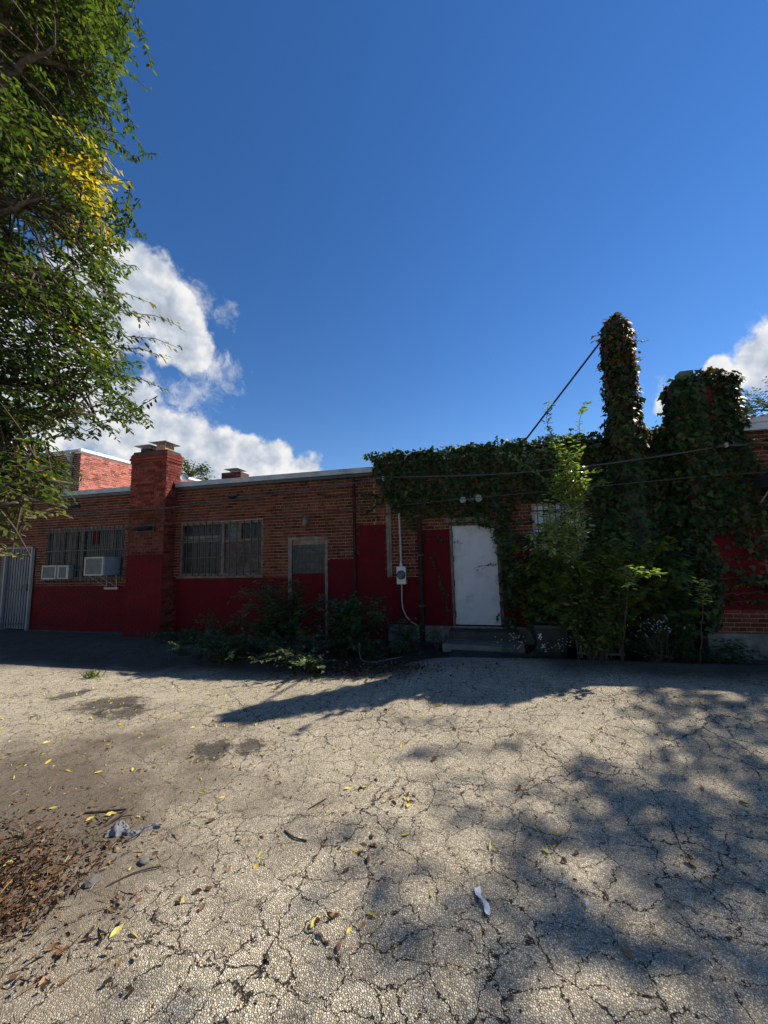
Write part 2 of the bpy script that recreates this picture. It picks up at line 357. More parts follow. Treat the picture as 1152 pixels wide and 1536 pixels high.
def np_mesh(name, V, Fc, mat, parent=None):
    me = bpy.data.meshes.new(name); nf, k = Fc.shape
    me.vertices.add(len(V)); me.vertices.foreach_set('co', np.ascontiguousarray(V, dtype=np.float32).ravel())
    me.loops.add(nf*k); me.loops.foreach_set('vertex_index', Fc.astype(np.int32).ravel())
    me.polygons.add(nf); me.polygons.foreach_set('loop_start', np.arange(0, nf*k, k, dtype=np.int32))
    me.polygons.foreach_set('loop_total', np.full(nf, k, dtype=np.int32))
    me.update(calc_edges=True); me.validate()
    return link(name, me, mat, parent)
# leaf templates: (along, side, up)
T_ELM = (np.array([(0,0,0),(.28,.19,.05),(.68,.20,.04),(1,0,-.06),(.68,-.20,.04),(.28,-.19,.05)], float), np.array([(0,3,2,1),(0,5,4,3)]))
T_IVY = (np.array([(0,0,0),(.05,.30,-.03),(.30,.52,-.06),(.48,.26,.0),(1,0,-.10),(.48,-.26,.0),(.30,-.52,-.06),(.05,-.30,-.03)], float),
         np.array([(0,3,2,1),(0,4,3,3),(0,5,4,4),(0,7,6,5)]))
T_IVY = (T_IVY[0], np.array([(0,3,2,1),(0,7,6,5),(0,5,4,3)]))
T_LONG = (np.array([(0,0,0),(.3,.11,.03),(.7,.09,.02),(1,0,-.08),(.7,-.09,.02),(.3,-.11,.03)], float), np.array([(0,3,2,1),(0,5,4,3)]))
T_CURL = (np.array([(0,0,.0),(.3,.24,.16),(.7,.22,.20),(1.0,0,.10),(.7,-.22,.03),(.3,-.24,.02)], float), np.array([(0,3,2,1),(0,5,4,3)]))
def unit(a): return a/np.maximum(np.linalg.norm(a, axis=-1, keepdims=True), 1e-9)
def leaves(name, pos, tip, nor, size, T, mat, parent=None):
    tip = unit(tip); side = unit(np.cross(nor, tip)); nor = np.cross(tip, side)
    tv, tf = T; k = len(tv); N = len(pos)
    V = pos[:, None, :] + size[:, None, None]*(tv[None, :, 0:1]*tip[:, None, :] + tv[None, :, 1:2]*side[:, None, :] + tv[None, :, 2:3]*nor[:, None, :])
    Fc = (tf[None] + (np.arange(N)*k)[:, None, None]).reshape(-1, tf.shape[1])
    o = np_mesh(name, V.reshape(-1, 3), Fc, mat, parent)
    o['kind'] = 'stuff'
    return o
def fbm(x, y, z=0.0, s=1.0, oct=3): return mnoise.fractal(Vector((x*s, y*s, z*s)), 1.0, 2.0, oct)
def sstep(a, b, x):
    t = min(1, max(0, (x-a)/(b-a))); return t*t*(3-2*t)

# ------------------------------------------------------------------ ground
def gh(x, y):
    a = -0.10 + 0.30*sstep(-5, 2, x)
    b = sstep(-.7, -1.9, y)*sstep(-4.9, -2.7, y)
    far = sstep(14, 8, abs(x))
    h = a*b*far + .012*fbm(x, y, 0, .7)*sstep(16, 9, abs(x))
    return h
def build_ground():
    def axis(fine0, fine1, st, ends):
        a = list(np.arange(fine0, fine1+1e-6, st)); s = st; x = a[-1]
        while x < ends: s *= 1.5; x += s; a.append(x)
        s = st; x = a[0]; pre = []
        while x > -ends: s *= 1.5; x -= s; pre.append(x)
        return pre[::-1]+a
    xs = axis(-14, 9, .12, 900); ys = axis(-9, 1.0, .10, 900)
    V = [(x, y, gh(x, y) if (-16 < x < 16 and -12 < y < 2) else 0.0) for y in ys for x in xs]; n = len(xs)
    Fc = np.array([(j*n+i, j*n+i+1, (j+1)*n+i+1, (j+1)*n+i) for j in range(len(ys)-1) for i in range(n-1)])
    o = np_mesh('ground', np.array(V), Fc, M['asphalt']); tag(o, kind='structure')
    o.data.polygons.foreach_set('use_smooth', [True]*len(o.data.polygons))
    # soil bank along the wall
    mb = MB(); nx, ny = 130, 26
    for j in range(ny+1):
        for i in range(nx+1):
            x = -7.4+i/nx*10.9
            front = -1.75+.35*fbm(x, 3, 0, .9)-.55*math.exp(-((x+1.9)/.75)**2)-.25*math.exp(-((x+3.6)/1.2)**2)+.55*math.exp(-((x+.1)/.75)**2)+.35*sstep(1.0, 2.2, x)+1.0*sstep(-5.2, -7.4, x)
            t = j/ny; y = -.02+(front+.02)*t
            edge = min(1, 4*min(t*3+.3, 1-t))*min(1, 3*min(i/nx, 1-i/nx)+.02)
            z = gh(x, y)-.02+edge*(.045+.035*fbm(x, y, 0, 3.5, 4))
            mb.v.append((x, y, z))
    for j in range(ny):
        for i in range(nx):
            a = j*(nx+1)+i; mb.f.append((a, a+nx+1, a+nx+2, a+1))
    o = mb.build('soil_bank', M['soil'], smooth=True); tag(o, kind='structure')
build_ground()

# ------------------------------------------------------------------ brickwork
BL, BH, CW, CH = .203, .057, .213, .0677
def brick_unit():
    mb = MB(); b = .06
    mb.add([(-.5,0,-.5),(.5,0,-.5),(.5,1,-.5),(-.5,1,-.5),(-.5,0,.5),(.5,0,.5),(.5,1,.5),(-.5,1,.5)],
           [(0,1,5,4),(1,2,6,5),(3,0,4,7),(4,5,6,7),(0,3,2,1)])
    return mb.mesh('brick')
UB = {}
def unit_brick(matkey):
    if matkey not in UB:
        me = brick_unit(); me.materials.append(M[matkey]); UB[matkey] = me
    return UB[matkey]
def courses(x0, x1, z0, z1, openings):
    """running bond with a header course every sixth: list of (xa, xb, zc)"""
    out = []; k0 = int(z0/CH)
    k = k0
    while (k+1)*CH <= z1+.02:
        zc = (k+.5)*CH; iv = [(x0, x1)]
        for (a, b, c, d) in openings:
            if c < zc < d:
                nv = []
                for (p, q) in iv:
                    if b <= p or a >= q: nv.append((p, q)); continue
                    if a > p: nv.append((p, a))
                    if b < q: nv.append((b, q))
                iv = nv
        hd = (k % 6 == 0); w = CW/2 if hd else CW; off = (0 if k % 2 else w/2)
        for (p, q) in iv:
            i = math.floor((p-off)/w)
            while i*w+off < q:
                a, b = max(p, i*w+off), min(q, (i+1)*w+off-.010)
                if b-a > .03: out.append((a, b, zc))
                i += 1
        k += 1
    return out
def lay(bricks, frame, matf, root, pick=None, nmax=300):
    """bricks in (u, z); frame(u, depth, z) -> world; picks become objects, the rest is one mesh per material"""
    order = sorted(bricks, key=pick) if pick else bricks
    solo = order[:nmax] if pick else []; rest = order[nmax:] if pick else order
    o0 = Vector(frame(0, 0, 0)); ux = Vector(frame(1, 0, 0))-o0; uy = Vector(frame(0, 1, 0))-o0
    rot = Matrix((ux, uy, Vector((0, 0, 1)))).transposed().to_4x4()
    for (a, b, z) in solo:
        o = bpy.data.objects.new('brick', unit_brick(matf((a+b)/2, z))); col.objects.link(o)
        attach(o, root)
        p = Vector(frame((a+b)/2, -random.uniform(0, .003), z))
        o.matrix_basis = Matrix.Translation(p) @ rot @ Matrix.Diagonal((b-a, .05, BH, 1))
    mbs = {}
    for (a, b, z) in rest:
        mb = mbs.setdefault(matf((a+b)/2, z), MB()); d = -random.uniform(0, .003); z0, z1 = z-BH/2, z+BH/2
        vs = [frame(u, q, h) for (u, q, h) in ((a,d,z0),(b,d,z0),(b,.05,z0),(a,.05,z0),(a,d,z1),(b,d,z1),(b,.05,z1),(a,.05,z1))]
        mb.add(vs, [(0,1,5,4),(1,2,6,5),(3,0,4,7),(4,5,6,7),(0,3,2,1)])
    for k, mb in mbs.items():
        o = mb.build('brickwork', M[k], root); o['kind'] = 'stuff'
def sheet(x0, x1, z0, z1, openings, y, mb):
    xs = sorted({x0, x1, *[v for o in openings for v in o[:2] if x0 < v < x1]}); zs = sorted({z0, z1, *[v for o in openings for v in o[2:] if z0 < v < z1]})
    for i in range(len(xs)-1):
        for j in range(len(zs)-1):
            cx, cz = (xs[i]+xs[i+1])/2, (zs[j]+zs[j+1])/2
            if any(a < cx < b and c < cz < d for (a, b, c, d) in openings): continue
            mb.add([(xs[i], y, zs[j]), (xs[i+1], y, zs[j]), (xs[i+1], y, zs[j+1]), (xs[i], y, zs[j+1])], [(0, 1, 2, 3)])

# ---- main low building
main = thing('brick_building', (-4, 0, 0), 'long low brick building with crimson painted lower walls and barred windows', 'building')
W1 = (-11.18, -8.60, 1.26, 2.63); W2 = (-6.98, -4.75, 1.36, 2.61); SD = (-4.11, -3.18, 0.05, 2.18)
MD = (-.56, .40, .32, 2.30); W3 = (1.02, 1.95, 1.62, 2.66); LD = (-12.62, -11.63, .0, 2.20)
OPEN = [W1, W2, SD, MD, W3, LD]
XL, XR = -16.0, 3.47
PAINT = [(XL, -8.17, .03, 1.15), (-7.12, -4.11, .03, 1.32), (-3.18, -2.56, .03, 1.66), (-2.56, -1.86, .03, 2.38), (-1.86, -1.18, .32, 1.28), (-1.18, -.56, .32, 2.22), (.40, XR, .32, 1.86)]
def zone(x, z): return 'red' if any(a <= x <= b and c <= z < d for (a, b, c, d) in PAINT) else 'brick'
def ztop(x): return 3.50 if x < -2.1 else 3.66
def build_main():
    for (xa, xb, zt) in ((XL, -2.1, 3.50), (-2.1, XR, 3.66)):
        mb = MB(); sheet(xa, xb, 0, zt, [o for o in OPEN], .006, mb); mb.build('wall', M['mortar'], main)
    for (a, b, c, d) in PAINT:
        mb = MB(); sheet(a, b, c, d, OPEN, .0032, mb); mb.build('painted_wall', M['red'], main)
    fnd = [(-1.86, XR, -1, .32)]
    bs = courses(XL, -2.1, .03, 3.50, OPEN) + courses(-2.1, XR, .03, 3.66, OPEN+fnd)
    def pick(b):
        x, z = (b[0]+b[1])/2, b[2]; hid = 0
        if x > .4 and not (.55 < x < 1.3): hid = 20
        if x > -2 and z > 2.5: hid = 20
        if z < .5: hid += 10
        if zone(x, z) == 'red': hid += 2.0
        return hid+math.hypot(x, 7.8)
    lay(bs, lambda u, d, z: (u, d, z), zone, main, pick, 240)
    # reveals
    for (a, b, c, d) in OPEN:
        mb = MB()
        mb.add([(a,.012,c),(a,.012,d),(a,.30,d),(a,.30,c)], [(0,1,2,3)]); mb.add([(b,.012,c),(b,.30,c),(b,.30,d),(b,.012,d)], [(0,1,2,3)])
        mb.add([(a,.012,d),(b,.012,d),(b,.30,d),(a,.30,d)], [(0,1,2,3)]); mb.add([(a,.012,c),(a,.30,c),(b,.30,c),(b,.012,c)], [(0,1,2,3)])
        mb.build('reveal', M['frame'], main)
    # body: roof deck, back and sides
    mb = MB(); mb.box(XL, -2.1, .02, 11, 3.44, 3.52); mb.box(-2.1, XR+.3, .02, 11, 3.60, 3.68); mb.build('roof', M['roofing'], main)
    mb = MB(); mb.box(XL, XR, 10.8, 11, 0, 3.43); mb.box(XL, XL+.2, .3, 10.8, 0, 3.43); mb.build('rear_wall', M['mortar'], main)
    # edge trim
    mb = MB(); mb.box(XL, -8.17, -.09, .10, 3.50, 3.615, .006); mb.box(-7.10, -2.12, -.09, .10, 3.50, 3.615, .006); mb.build('roof_edge', M['flash'], main)
    mb = MB(); mb.box(XL, -8.17, -.05, .02, 3.43, 3.498); mb.box(-7.10, -2.12, -.05, .02, 3.43, 3.498); mb.build('fascia_board', M['dark'], main)
    mb = MB(); mb.box(-2.10, XR+.2, -.07, .10, 3.66, 3.78, .006); mb.build('roof_edge', M['flash'], main)
    # concrete plinths
    for (a, b, t_) in ((-1.86, -1.22, .33), (-1.16, -.58, .325), (.42, 1.05, .33), (1.06, 2.95, .26), (2.96, XR-.02, .33)):
        MB().box(a, b, -.06-.02*random.random(), .03, -.1, t_, .012).build('plinth', M['concrete'], main)
    MB().box(-11.6, -1.9, -.03, .02, -.1, .028, .008).build('plinth', M['dkconc'], main)
build_main()

def build_chimney():
    x0, x1, y0, y1, zt = -8.15, -7.12, -.35, .12, 4.36
    ch = MB().box(x0+.012, x1-.012, y0+.012, y1, 0, zt-.01).build('chimney', M['mortar_dark'], main)
    red = lambda u, z: 'red' if z < 1.88 else 'brick_chim'
    front = courses(x0, x1, .03, zt, [])
    lay(front, lambda u, d, z: (u, y0+d, z), lambda u, z: 'red' if z < 1.88 else ('brick_chim' if z > 3.0 else 'brick'), ch, lambda b: -b[2], 70)
    side = courses(y0+.005, y1, .03, zt, [])
    lay(side, lambda u, d, z: (x1-d, u, z), lambda u, z: 'brick_chim', ch, lambda b: -b[2], 40)
    lay(courses(y0+.005, y1, 3.4, zt, []), lambda u, d, z: (x0+d, u, z), lambda u, z: 'brick_chim', ch)
    MB().box(x0+.002, x1-.002, y0+.0032, y0+.011, .03, 1.88).build('painted_wall', M['red'], ch)
    # corbelled top
    for (k, e) in ((0, .02), (1, .035), (2, .02)):
        MB().box(x0-e, x1+e, y0-e, y1+e, zt-.26+k*CH+.004, zt-.26+(k+1)*CH-.005, .006).build('corbel', M['brick_chim'], ch)
    MB().box(x0+.02, x1-.02, y0+.02, y1-.02, zt-.02, zt+.035, .012).build('crown', M['dkconc'], ch)
    for cx, h in ((-7.86, .19), (-7.40, .24)):
        c = MB().box(cx-.13, cx+.13, -.26, .02, zt+.02, zt+h-.06).build('flue', M['terracotta' if cx > -7.6 else 'dkconc'], ch)
        mb = MB()
        for sx in (-1, 1):
            for sy in (-1, 1): mb.box(cx+sx*.11-.012, cx+sx*.11+.012, -.12+sy*.11-.012, -.12+sy*.11+.012, zt+h-.07, zt+h+.01)
        z = zt+h
        mb.add([(cx-.24,-.37,z),(cx+.24,-.37,z),(cx+.24,.13,z),(cx-.24,.13,z),(cx,-.12,z+.075)], [(0,1,4),(1,2,4),(2,3,4),(3,0,4),(3,2,1,0)])
        mb.box(cx-.24, cx+.24, -.37, .13, z-.012, z-.002)
        mb.build('flue_cap', M['galv'], ch)
build_chimney()

# small stack behind the roof edge
c = MB().box(-6.85, -6.25, 1.3, 1.7, 3.50, 4.12).build('chimney', M['mortar_dark'], main)
lay(courses(-6.85, -6.25, 3.6, 4.12, []), lambda u, d, z: (u, 1.298+d*.2, z), lambda u, z: 'brick_chim', c)
MB().box(-6.65, -6.45, 1.4, 1.6, 4.1, 4.2).add([(-6.78,1.27,4.22),(-6.32,1.27,4.22),(-6.32,1.73,4.22),(-6.78,1.73,4.22),(-6.55,1.5,4.30)], [(0,1,4),(1,2,4),(2,3,4),(3,0,4),(3,2,1,0)]).box(-6.56, -6.54, 1.49, 1.51, 4.19, 4.23).build('flue_cap', M['galv'], c)

def window(name, o, fmat, bars, hbars, panes, lab=None, fr=.055, ybar=-.02, mull=()):
    a, b, c, d = o
    w = MB(); y0, y1 = .02, .10
    w.box(a, a+fr, y0, y1, c, d); w.box(b-fr, b, y0, y1, c, d); w.box(a+fr, b-fr, y0, y1, d-fr, d); w.box(a+fr, b-fr, y0, y1, c, c+fr)
    win = w.build(name, fmat, main)
    if lab: win['label'] = lab
    for m_ in mull: MB().box(m_-.035, m_+.035, y0-.006, y1, c+fr, d-fr).build('mullion', fmat, win)
    for (pa, pb, pc, pd, pm, py) in panes: MB().box(pa, pb, py, py+.008, pc, pd).build('pane', pm, win)
    for x in bars:
        MB().box(x-.008, x+.008, ybar-.008, ybar+.008, c-.03, d+.01).build('security_bar', M['black'], win)
    for (xa, xb, z) in hbars:
        MB().box(xa, xb, ybar-.020, ybar-.008, z-.012, z+.012).build('security_bar', M['black'], win)
    return win
# window with the air conditioners
w1 = window('window', W1, M['frame'], list(np.linspace(W1[0]+.08, W1[1]-.08, 19)), [(W1[0]-.02, W1[1]+.02, z) for z in (1.35, 1.55, 2.05, 2.55)],
       [(-11.12, -10.05, 1.31, 2.57, M['pane'], .07), (-9.95, -8.66, 1.31, 2.57, M['pane'], .07)], 'wide barred window holding two air conditioners', mull=(-10.0,))
for xa, xb, za, zb in ((-9.75, -9.5, 2.2, 2.57), ): MB().box(xa, xb, .055, .063, za, zb).build('curtain', M['red'], w1)
for xa, xb in ((-10.9, -10.62), (-10.45, -10.2), (-9.2, -8.95)): MB().box(xa, xb, .055, .062, 1.7, 2.57).build('curtain', M['ply'], w1)
# plain barred window
w2 = window('window', W2, M['frame'], list(np.linspace(W2[0]+.2, -5.92, 6))+list(np.linspace(-5.62, W2[1]-.12, 5)), [(W2[0], -5.84, 1.78), (-5.8, W2[1], 1.80), (W2[0], -5.84, 2.18)],
       [(-6.92, -5.84, 1.42, 2.56, M['pane'], .085), (-5.77, -4.8, 1.42, 2.13, M['ply'], .075), (-5.77, -5.40, 2.17, 2.56, M['greypane'], .08), (-5.3, -4.8, 2.2, 2.56, M['pane'], .09)],
       'barred window with broken panes and dark boarding', mull=(-5.805,), ybar=.005)
MB().box(-5.77, -4.8, .03, .09, 2.13, 2.17).box(-5.40, -5.33, .03, .09, 2.17, 2.56).box(-5.33, -4.8, .012, .03, 2.15, 2.19).build('transom', M['frame'], w2)
MB().box(W2[0]-.04, W2[1]+.04, -.05, .06, W2[2]-.055, W2[2]-.002, .006).build('sill', M['frame'], w2)
for z in (2.30, 2.22): MB().box(-6.9, -5.9, .06, .068, z-.05-.04*random.random(), z).build('blind', M['wood'], w2)
# blocked doorway with a barred light
a, b, c, d = SD
sdp = MB().box(a, a+.085, -.02, .10, c, d).box(b-.06, b, -.02, .10, c, d).box(a+.085, b-.06, -.02, .10, d-.06, d).build('blocked_door', M['wood'], main)
sdp['label'] = 'blocked doorway with barred light above a crimson board'
MB().box(a+.085, b-.06, .01, .05, c, 1.38).build('board', M['red'], sdp)
MB().box(a+.085, b-.06, .05, .06, 1.38, 2.0).build('pane', M['greypane'], sdp)
MB().box(a+.085, b-.06, .02, .06, 2.0, d-.06).build('rail', M['wood'], sdp)
for x in np.linspace(a+.13, b-.10, 8): MB().box(x-.008, x+.008, -.012, .004, 1.38, 2.0).build('security_bar', M['black'], sdp)
for z in (1.45, 1.62, 1.79, 1.93): MB().box(a+.09, b-.065, -.024, -.012, z-.01, z+.01).build('security_bar', M['black'], sdp)
# white steel door
a, b, c, d = MD
md = MB().box(a+.05, b-.06, .035, .085, .345, 2.285, .006).build('door', M['white_door'], main); md['label'] = 'plain white steel door with scuffed paint'
MB().box(a, a+.045, -.015, .10, c, d+.01).box(b-.055, b, -.015, .10, c, d+.01).box(a+.045, b-.055, -.015, .10, d-.012, d+.03).build('frame', M['frame'], md)
for z in (.55, 1.15, 1.62, 2.1): MB().tube([(a+.05, .022, z-.06), (a+.05, .022, z+.06)], .014, 8).build('hinge', M['black'], md)
MB().lathe((b-.12, .03, 1.27), (0, -1, 0), [(.022, 0), (.022, .012), (.012, .016)], 14).build('lock', M['galv'], md)
MB().box(b-.15, b-.09, .018, .034, 1.15, 1.20, .004).lathe((b-.12, .02, 1.175), (0, -1, 0), [(.01, 0), (.012, .02), (.022, .03), (.02, .045)], 12).build('handle', M['galv'], md)
MB().box(a-.06, .22, -.045, .02, 2.345, 2.445, .012).build('lintel', M['concrete'], main)
# curtained window behind the sapling
w3 = window('window', W3, M['white'], list(np.linspace(W3[0]+.1, W3[1]-.08, 8)), [(W3[0], W3[1], 1.72), (W3[0], W3[1], 2.5)],
       [(W3[0]+.05, W3[1]-.05, 1.67, 2.1, M['pane'], .08), (W3[0]+.05, W3[1]-.05, 2.12, 2.61, M['greypane'], .085)], 'white framed barred window with pale curtain')
mb = MB(); xs = np.linspace(W3[0]+.05, W3[1]-.05, 40)
vs = [(x, .072+.006*math.sin(i*1.3), z) for z in (2.10, 2.61) for i, x in enumerate(xs)]
mb.add(vs, [(i, i+1, 41+i, 40+i) for i in range(39)]); mb.build('curtain', M['curtain'], w3)
MB().box(W3[0]+.45, W3[0]+.65, .06, .07, 1.67, 1.72).build('sill', M['white'], w3)
# security gate on the far door
a, b, c, d = LD
ld = MB().box(a+.05, b-.05, .06, .10, .03, d-.05).build('door', M['grey_door'], main); ld['label'] = 'grey white door behind black iron security gate'
MB().box(a, a+.045, -.03, .11, 0, d).box(b-.045, b, -.03, .11, 0, d).box(a+.045, b-.045, -.03, .11, d-.045, d).build('frame', M['grey_door'], ld)
for x in np.linspace(a+.12, b-.12, 9): MB().box(x-.008, x+.008, -.012, .004, .05, d-.06).build('gate_bar', M['black'], ld)
for z in (.14, .18, 1.05, 1.98, 2.02): MB().box(a+.06, b-.06, -.022, -.012, z-.009, z+.009).build('gate_bar', M['black'], ld)
MB().box(b-.22, b-.07, -.05, .0, 1.02, 1.20, .006).build('lock_box', M['black'], ld)
MB().box(b, b+.10, -.03, .01, 0, d-.05).box(a-.10, a, -.03, .01, 0, d-.1).build('gate_post', M['black'], ld)

# ---- the tall flue, part of the main building
fl = MB().lathe((2.72, -.15, 0), (0, 0, 1), [(.20, .3), (.20, 5.82), (.23, 5.84), (.23, 5.92), (.17, 5.92), (.17, 5.7)], 18).build('flue_stack', M['dkconc'], main, smooth=False)
MB().tube([(2.36, -.1, 3.7), (2.40, -.1, 4.15)], .012, 6).build('bracket_rod', M['black'], main)

# ---- set back upper storey
rear = thing('brick_building', (-13.4, 4, 3.5), 'set back upper storey of sunlit orange red brick with white coping behind the low roof', 'building')
RX, RY, RZ = -12.84, 2.0, 5.46
def build_rear():
    MB().box(RX-4.2, RX-.005, RY+.005, RY+6.5, 3.53, RZ).build('wall', M['mortar_pale'], rear)
    ow = [(-14.9, -13.75, 3.9, 4.85)]
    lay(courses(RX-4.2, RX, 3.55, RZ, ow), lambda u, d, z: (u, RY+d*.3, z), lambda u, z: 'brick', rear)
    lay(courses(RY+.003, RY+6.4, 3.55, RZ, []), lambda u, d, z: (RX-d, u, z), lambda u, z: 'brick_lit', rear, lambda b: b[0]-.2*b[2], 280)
    MB().box(RX-4.3, RX-.07, RY-.05, RY+.08, RZ, RZ+.09, .008).build('coping', M['flash'], rear)
    MB().box(RX-.065, RX+.05, RY-.05, RY+6.5, RZ+.005, RZ+.105, .008).build('coping', M['coping'], rear)
    MB().box(-14.9, -14.82, RY-.02, RY+.02, 3.9, 4.85).box(-13.83, -13.75, RY-.02, RY+.02, 3.9, 4.85).box(-14.82, -13.83, RY-.02, RY+.02, 4.78, 4.85).box(-14.4, -14.33, RY-.018, RY+.02, 3.9, 4.78).build('window_frame', M['white'], rear)
    MB().box(-14.82, -14.4, RY-.004, RY+.01, 3.9, 4.78).build('pane', M['greypane'], rear)
    MB().box(-14.33, -13.83, RY-.004, RY+.01, 3.9, 4.78).build('pane', M['pane'], rear)
    MB().box(RX-.42, RX-.30, RY-.13, RY-.02, 3.52, 5.30, .02).box(RX-.45, RX-.27, RY-.16, RY-.001, 5.28, 5.44, .02).build('downspout', M['white'], rear)
build_rear()

# ---- building on the right, standing a little forward
rb = thing('brick_building', (5.5, -.5, 0), 'brick building standing forward with ivy covered corner and grey fascia', 'building')
RBX0, RBX1, RBY = 3.47, 8.6, -.5
rbpaint = [(RBX0, 4.34, .73, 2.02), (4.34, 8.6, .73, 1.15)]
def build_right():
    zf = lambda x, z: 'red' if any(a <= x <= b and c <= z < d for (a, b, c, d) in rbpaint) else 'brick'
    MB().box(RBX0+.006, RBX1, RBY+.006, 9, .30, 3.58).build('wall', M['mortar'], rb)
    for (a, b, c, d) in rbpaint: MB().box(a, b, RBY+.0025, RBY+.0055, c, d).build('painted_wall', M['red'], rb)
    lay(courses(RBX0, RBX1, .36, 3.58, []), lambda u, d, z: (u, RBY+d*.3, z), zf, rb, lambda b: math.hypot(b[0], 7.3)+(4 if b[2] > 1.9 and b[0] < 4.3 else 0)+(1.0 if .75 < b[2] < 2 else 0), 220)
    lay(courses(RBY+.003, 0, .36, 3.58, []), lambda u, d, z: (RBX0+d*.3, -u+RBY, z), lambda u, z: 'brick', rb)
    MB().box(RBX0-.05, RBX1, RBY-.07, RBY+.1, -.1, .385, .02).build('plinth', M['concrete'], rb)
    MB().box(4.22, RBX1, RBY-.09, RBY+.1, 3.58, 3.70, .006).build('fascia', M['siding'], rb)
    MB().box(4.20, RBX1, RBY-.10, RBY+.12, 3.703, 3.79, .006).build('fascia', M['siding'], rb)
    MB().box(RBX0+.1, RBX1, RBY+.12, 9, 3.60, 3.74).build('roof', M['roofing'], rb)
    wc = MB().box(3.36, 4.16, -.56, -.18, 3.5, 4.50).build('chimney', M['mortar_dark'], rb)
    lay(courses(3.36, 4.16, 3.6, 4.50, []), lambda u, d, z: (u, -.568+d*.2, z), lambda u, z: 'brick_chim', wc)
    for (x, w_, h, tl) in ((3.62, .20, .20, .03), (4.02, .14, .18, -.05)):
        mb = MB(); mb.box(x-w_/2, x+w_/2, -.46, -.26, 4.46, 4.56+h, .01); o = mb.build('flue_tile', M['terracotta' if w_ < .2 else 'concrete'], wc)
build_right()
aw = thing('awning', (5.0, -.6, 2.62), 'black box awning projecting from the brick wall under a thin cable', 'awning')
MB().add([(4.28,-.505,2.86),(6.2,-.505,2.86),(6.2,-.95,2.74),(4.28,-.95,2.74),(4.28,-.505,2.63),(6.2,-.505,2.63),(6.2,-.95,2.60),(4.28,-.95,2.60)],
         [(0,3,2,1),(4,5,6,7),(3,7,6,2),(0,4,7,3),(1,2,6,5),(0,1,5,4)]).build('hood', M['dark'], aw)
MB().tube([(4.34,-.52,2.35),(4.34,-.85,2.61)], .012).build('strut', M['galv'], aw)
jb = thing('junction_box', (4.42, -.53, 1.28), 'small grey junction box on the crimson wall of the forward building', 'electrical box')
MB().box(4.34, 4.5, -.58, -.498, 1.27, 1.40, .006).build('casing', M['galv'], jb)
MB().tube([(4.42, -.52, 1.27), (4.42, -.52, .38)], .011).build('conduit', M['galv'], jb)

# ------------------------------------------------------------------ fixtures on the wall
def aircon(x0, x1, z0, z1, out, label, bracket):
    t = thing('air_conditioner', ((x0+x1)/2, -.1, z0), label, 'air conditioner')
    MB().box(x0, x1, -out, .10, z0, z1, .012).build('casing', M['bluegrey' if bracket else 'white'], t)
    fx = x0+(x1-x0)*(.98 if bracket else .56)
    y = -out
    MB().box(x0-.01, fx, y-.02, y-.001, z1-.035, z1+.004).box(x0-.01, fx, y-.02, y-.001, z0-.004, z0+.035).box(x0-.01, x0+.03, y-.02, y-.001, z0+.035, z1-.035).box(fx-.045, fx, y-.02, y-.001, z0+.035, z1-.035).build('front_frame', M['white'], t)
    MB().box(x0+.03, fx-.045, y-.008, y-.002, z0+.035, z1-.035).build('grille', M['grille'], t)
    for z in np.arange(z0+.06, z1-.04, .035): MB().box(x0+.032, fx-.047, y-.014, y-.0085, z-.006, z+.006).build('louvre', M['grille'], t)
    if not bracket:
        MB().box(fx+.08, x1-.08, y-.006, y-.001, z0+.03, z1-.04).build('control_panel', M['dark'], t)
    else:
        mb = MB()
        for x in (x0+.05, x1-.22): mb.tube([(x, -out+.04, z0), (x+.16, -.02, z0-.30)], .011); mb.tube([(x+.16, -.03, z0), (x+.16, -.02, z0-.31)], .011)
        mb.box(x0+.18, x1+.02, -.06, -.02, z0-.36, z0-.31); mb.build('bracket', M['white'], t)
aircon(-11.08, -10.22, 1.33, 1.68, .12, 'small white air conditioner in the window beside the gated door', False)
aircon(-9.30, -8.72, 1.42, 1.86, .42, 'larger blue grey air conditioner on a bracket below the barred window', True)

mt = thing('electric_meter', (-1.55, -.05, 1.14), 'grey electric meter box with round glass dial and conduit on brick wall', 'electric meter')
MB().box(-1.645, -1.455, -.135, -.0, 1.14, 1.50, .012).build('box', M['galv'], mt)
MB().lathe((-1.55, -.135, 1.33), (0, -1, 0), [(.082, 0), (.082, .02), (.075, .028), (.072, .06), (.05, .07)], 24).build('dial', M['greypane'], mt)
MB().lathe((-1.55, -.134, 1.33), (0, -1, 0), [(.092, 0), (.092, .012), (.084, .014)], 24).build('ring', M['dark'], mt)
MB().tube([(-1.56, -.06, 1.50), (-1.56, -.06, 1.95), (-1.575, -.06, 2.75)], .021, 8).build('conduit', M['white'], mt)
MB().lathe((-1.56, -.06, 1.495), (0, 0, 1), [(.035, 0), (.035, .05), (.025, .07)], 12).build('hub', M['galv'], mt)
MB().tube([(-1.56, -.05, 1.14), (-1.565, -.05, .85), (-1.55, -.06, .66), (-1.48, -.07, .5), (-1.38, -.07, .40), (-1.28, -.075, .34), (-1.24, -.10, .2), (-1.24, -.1, 0.0)], .014, 8).build('lower_cable', M['white'], mt)
fd = thing('floodlight', (-.1, -.05, 2.75), 'twin round white floodlight heads above the white door', 'floodlight')
MB().lathe((-.11, -.0, 2.80), (0, -1, 0), [(.055, 0), (.055, .03), (.03, .04)], 16).build('base', M['galv'], fd)
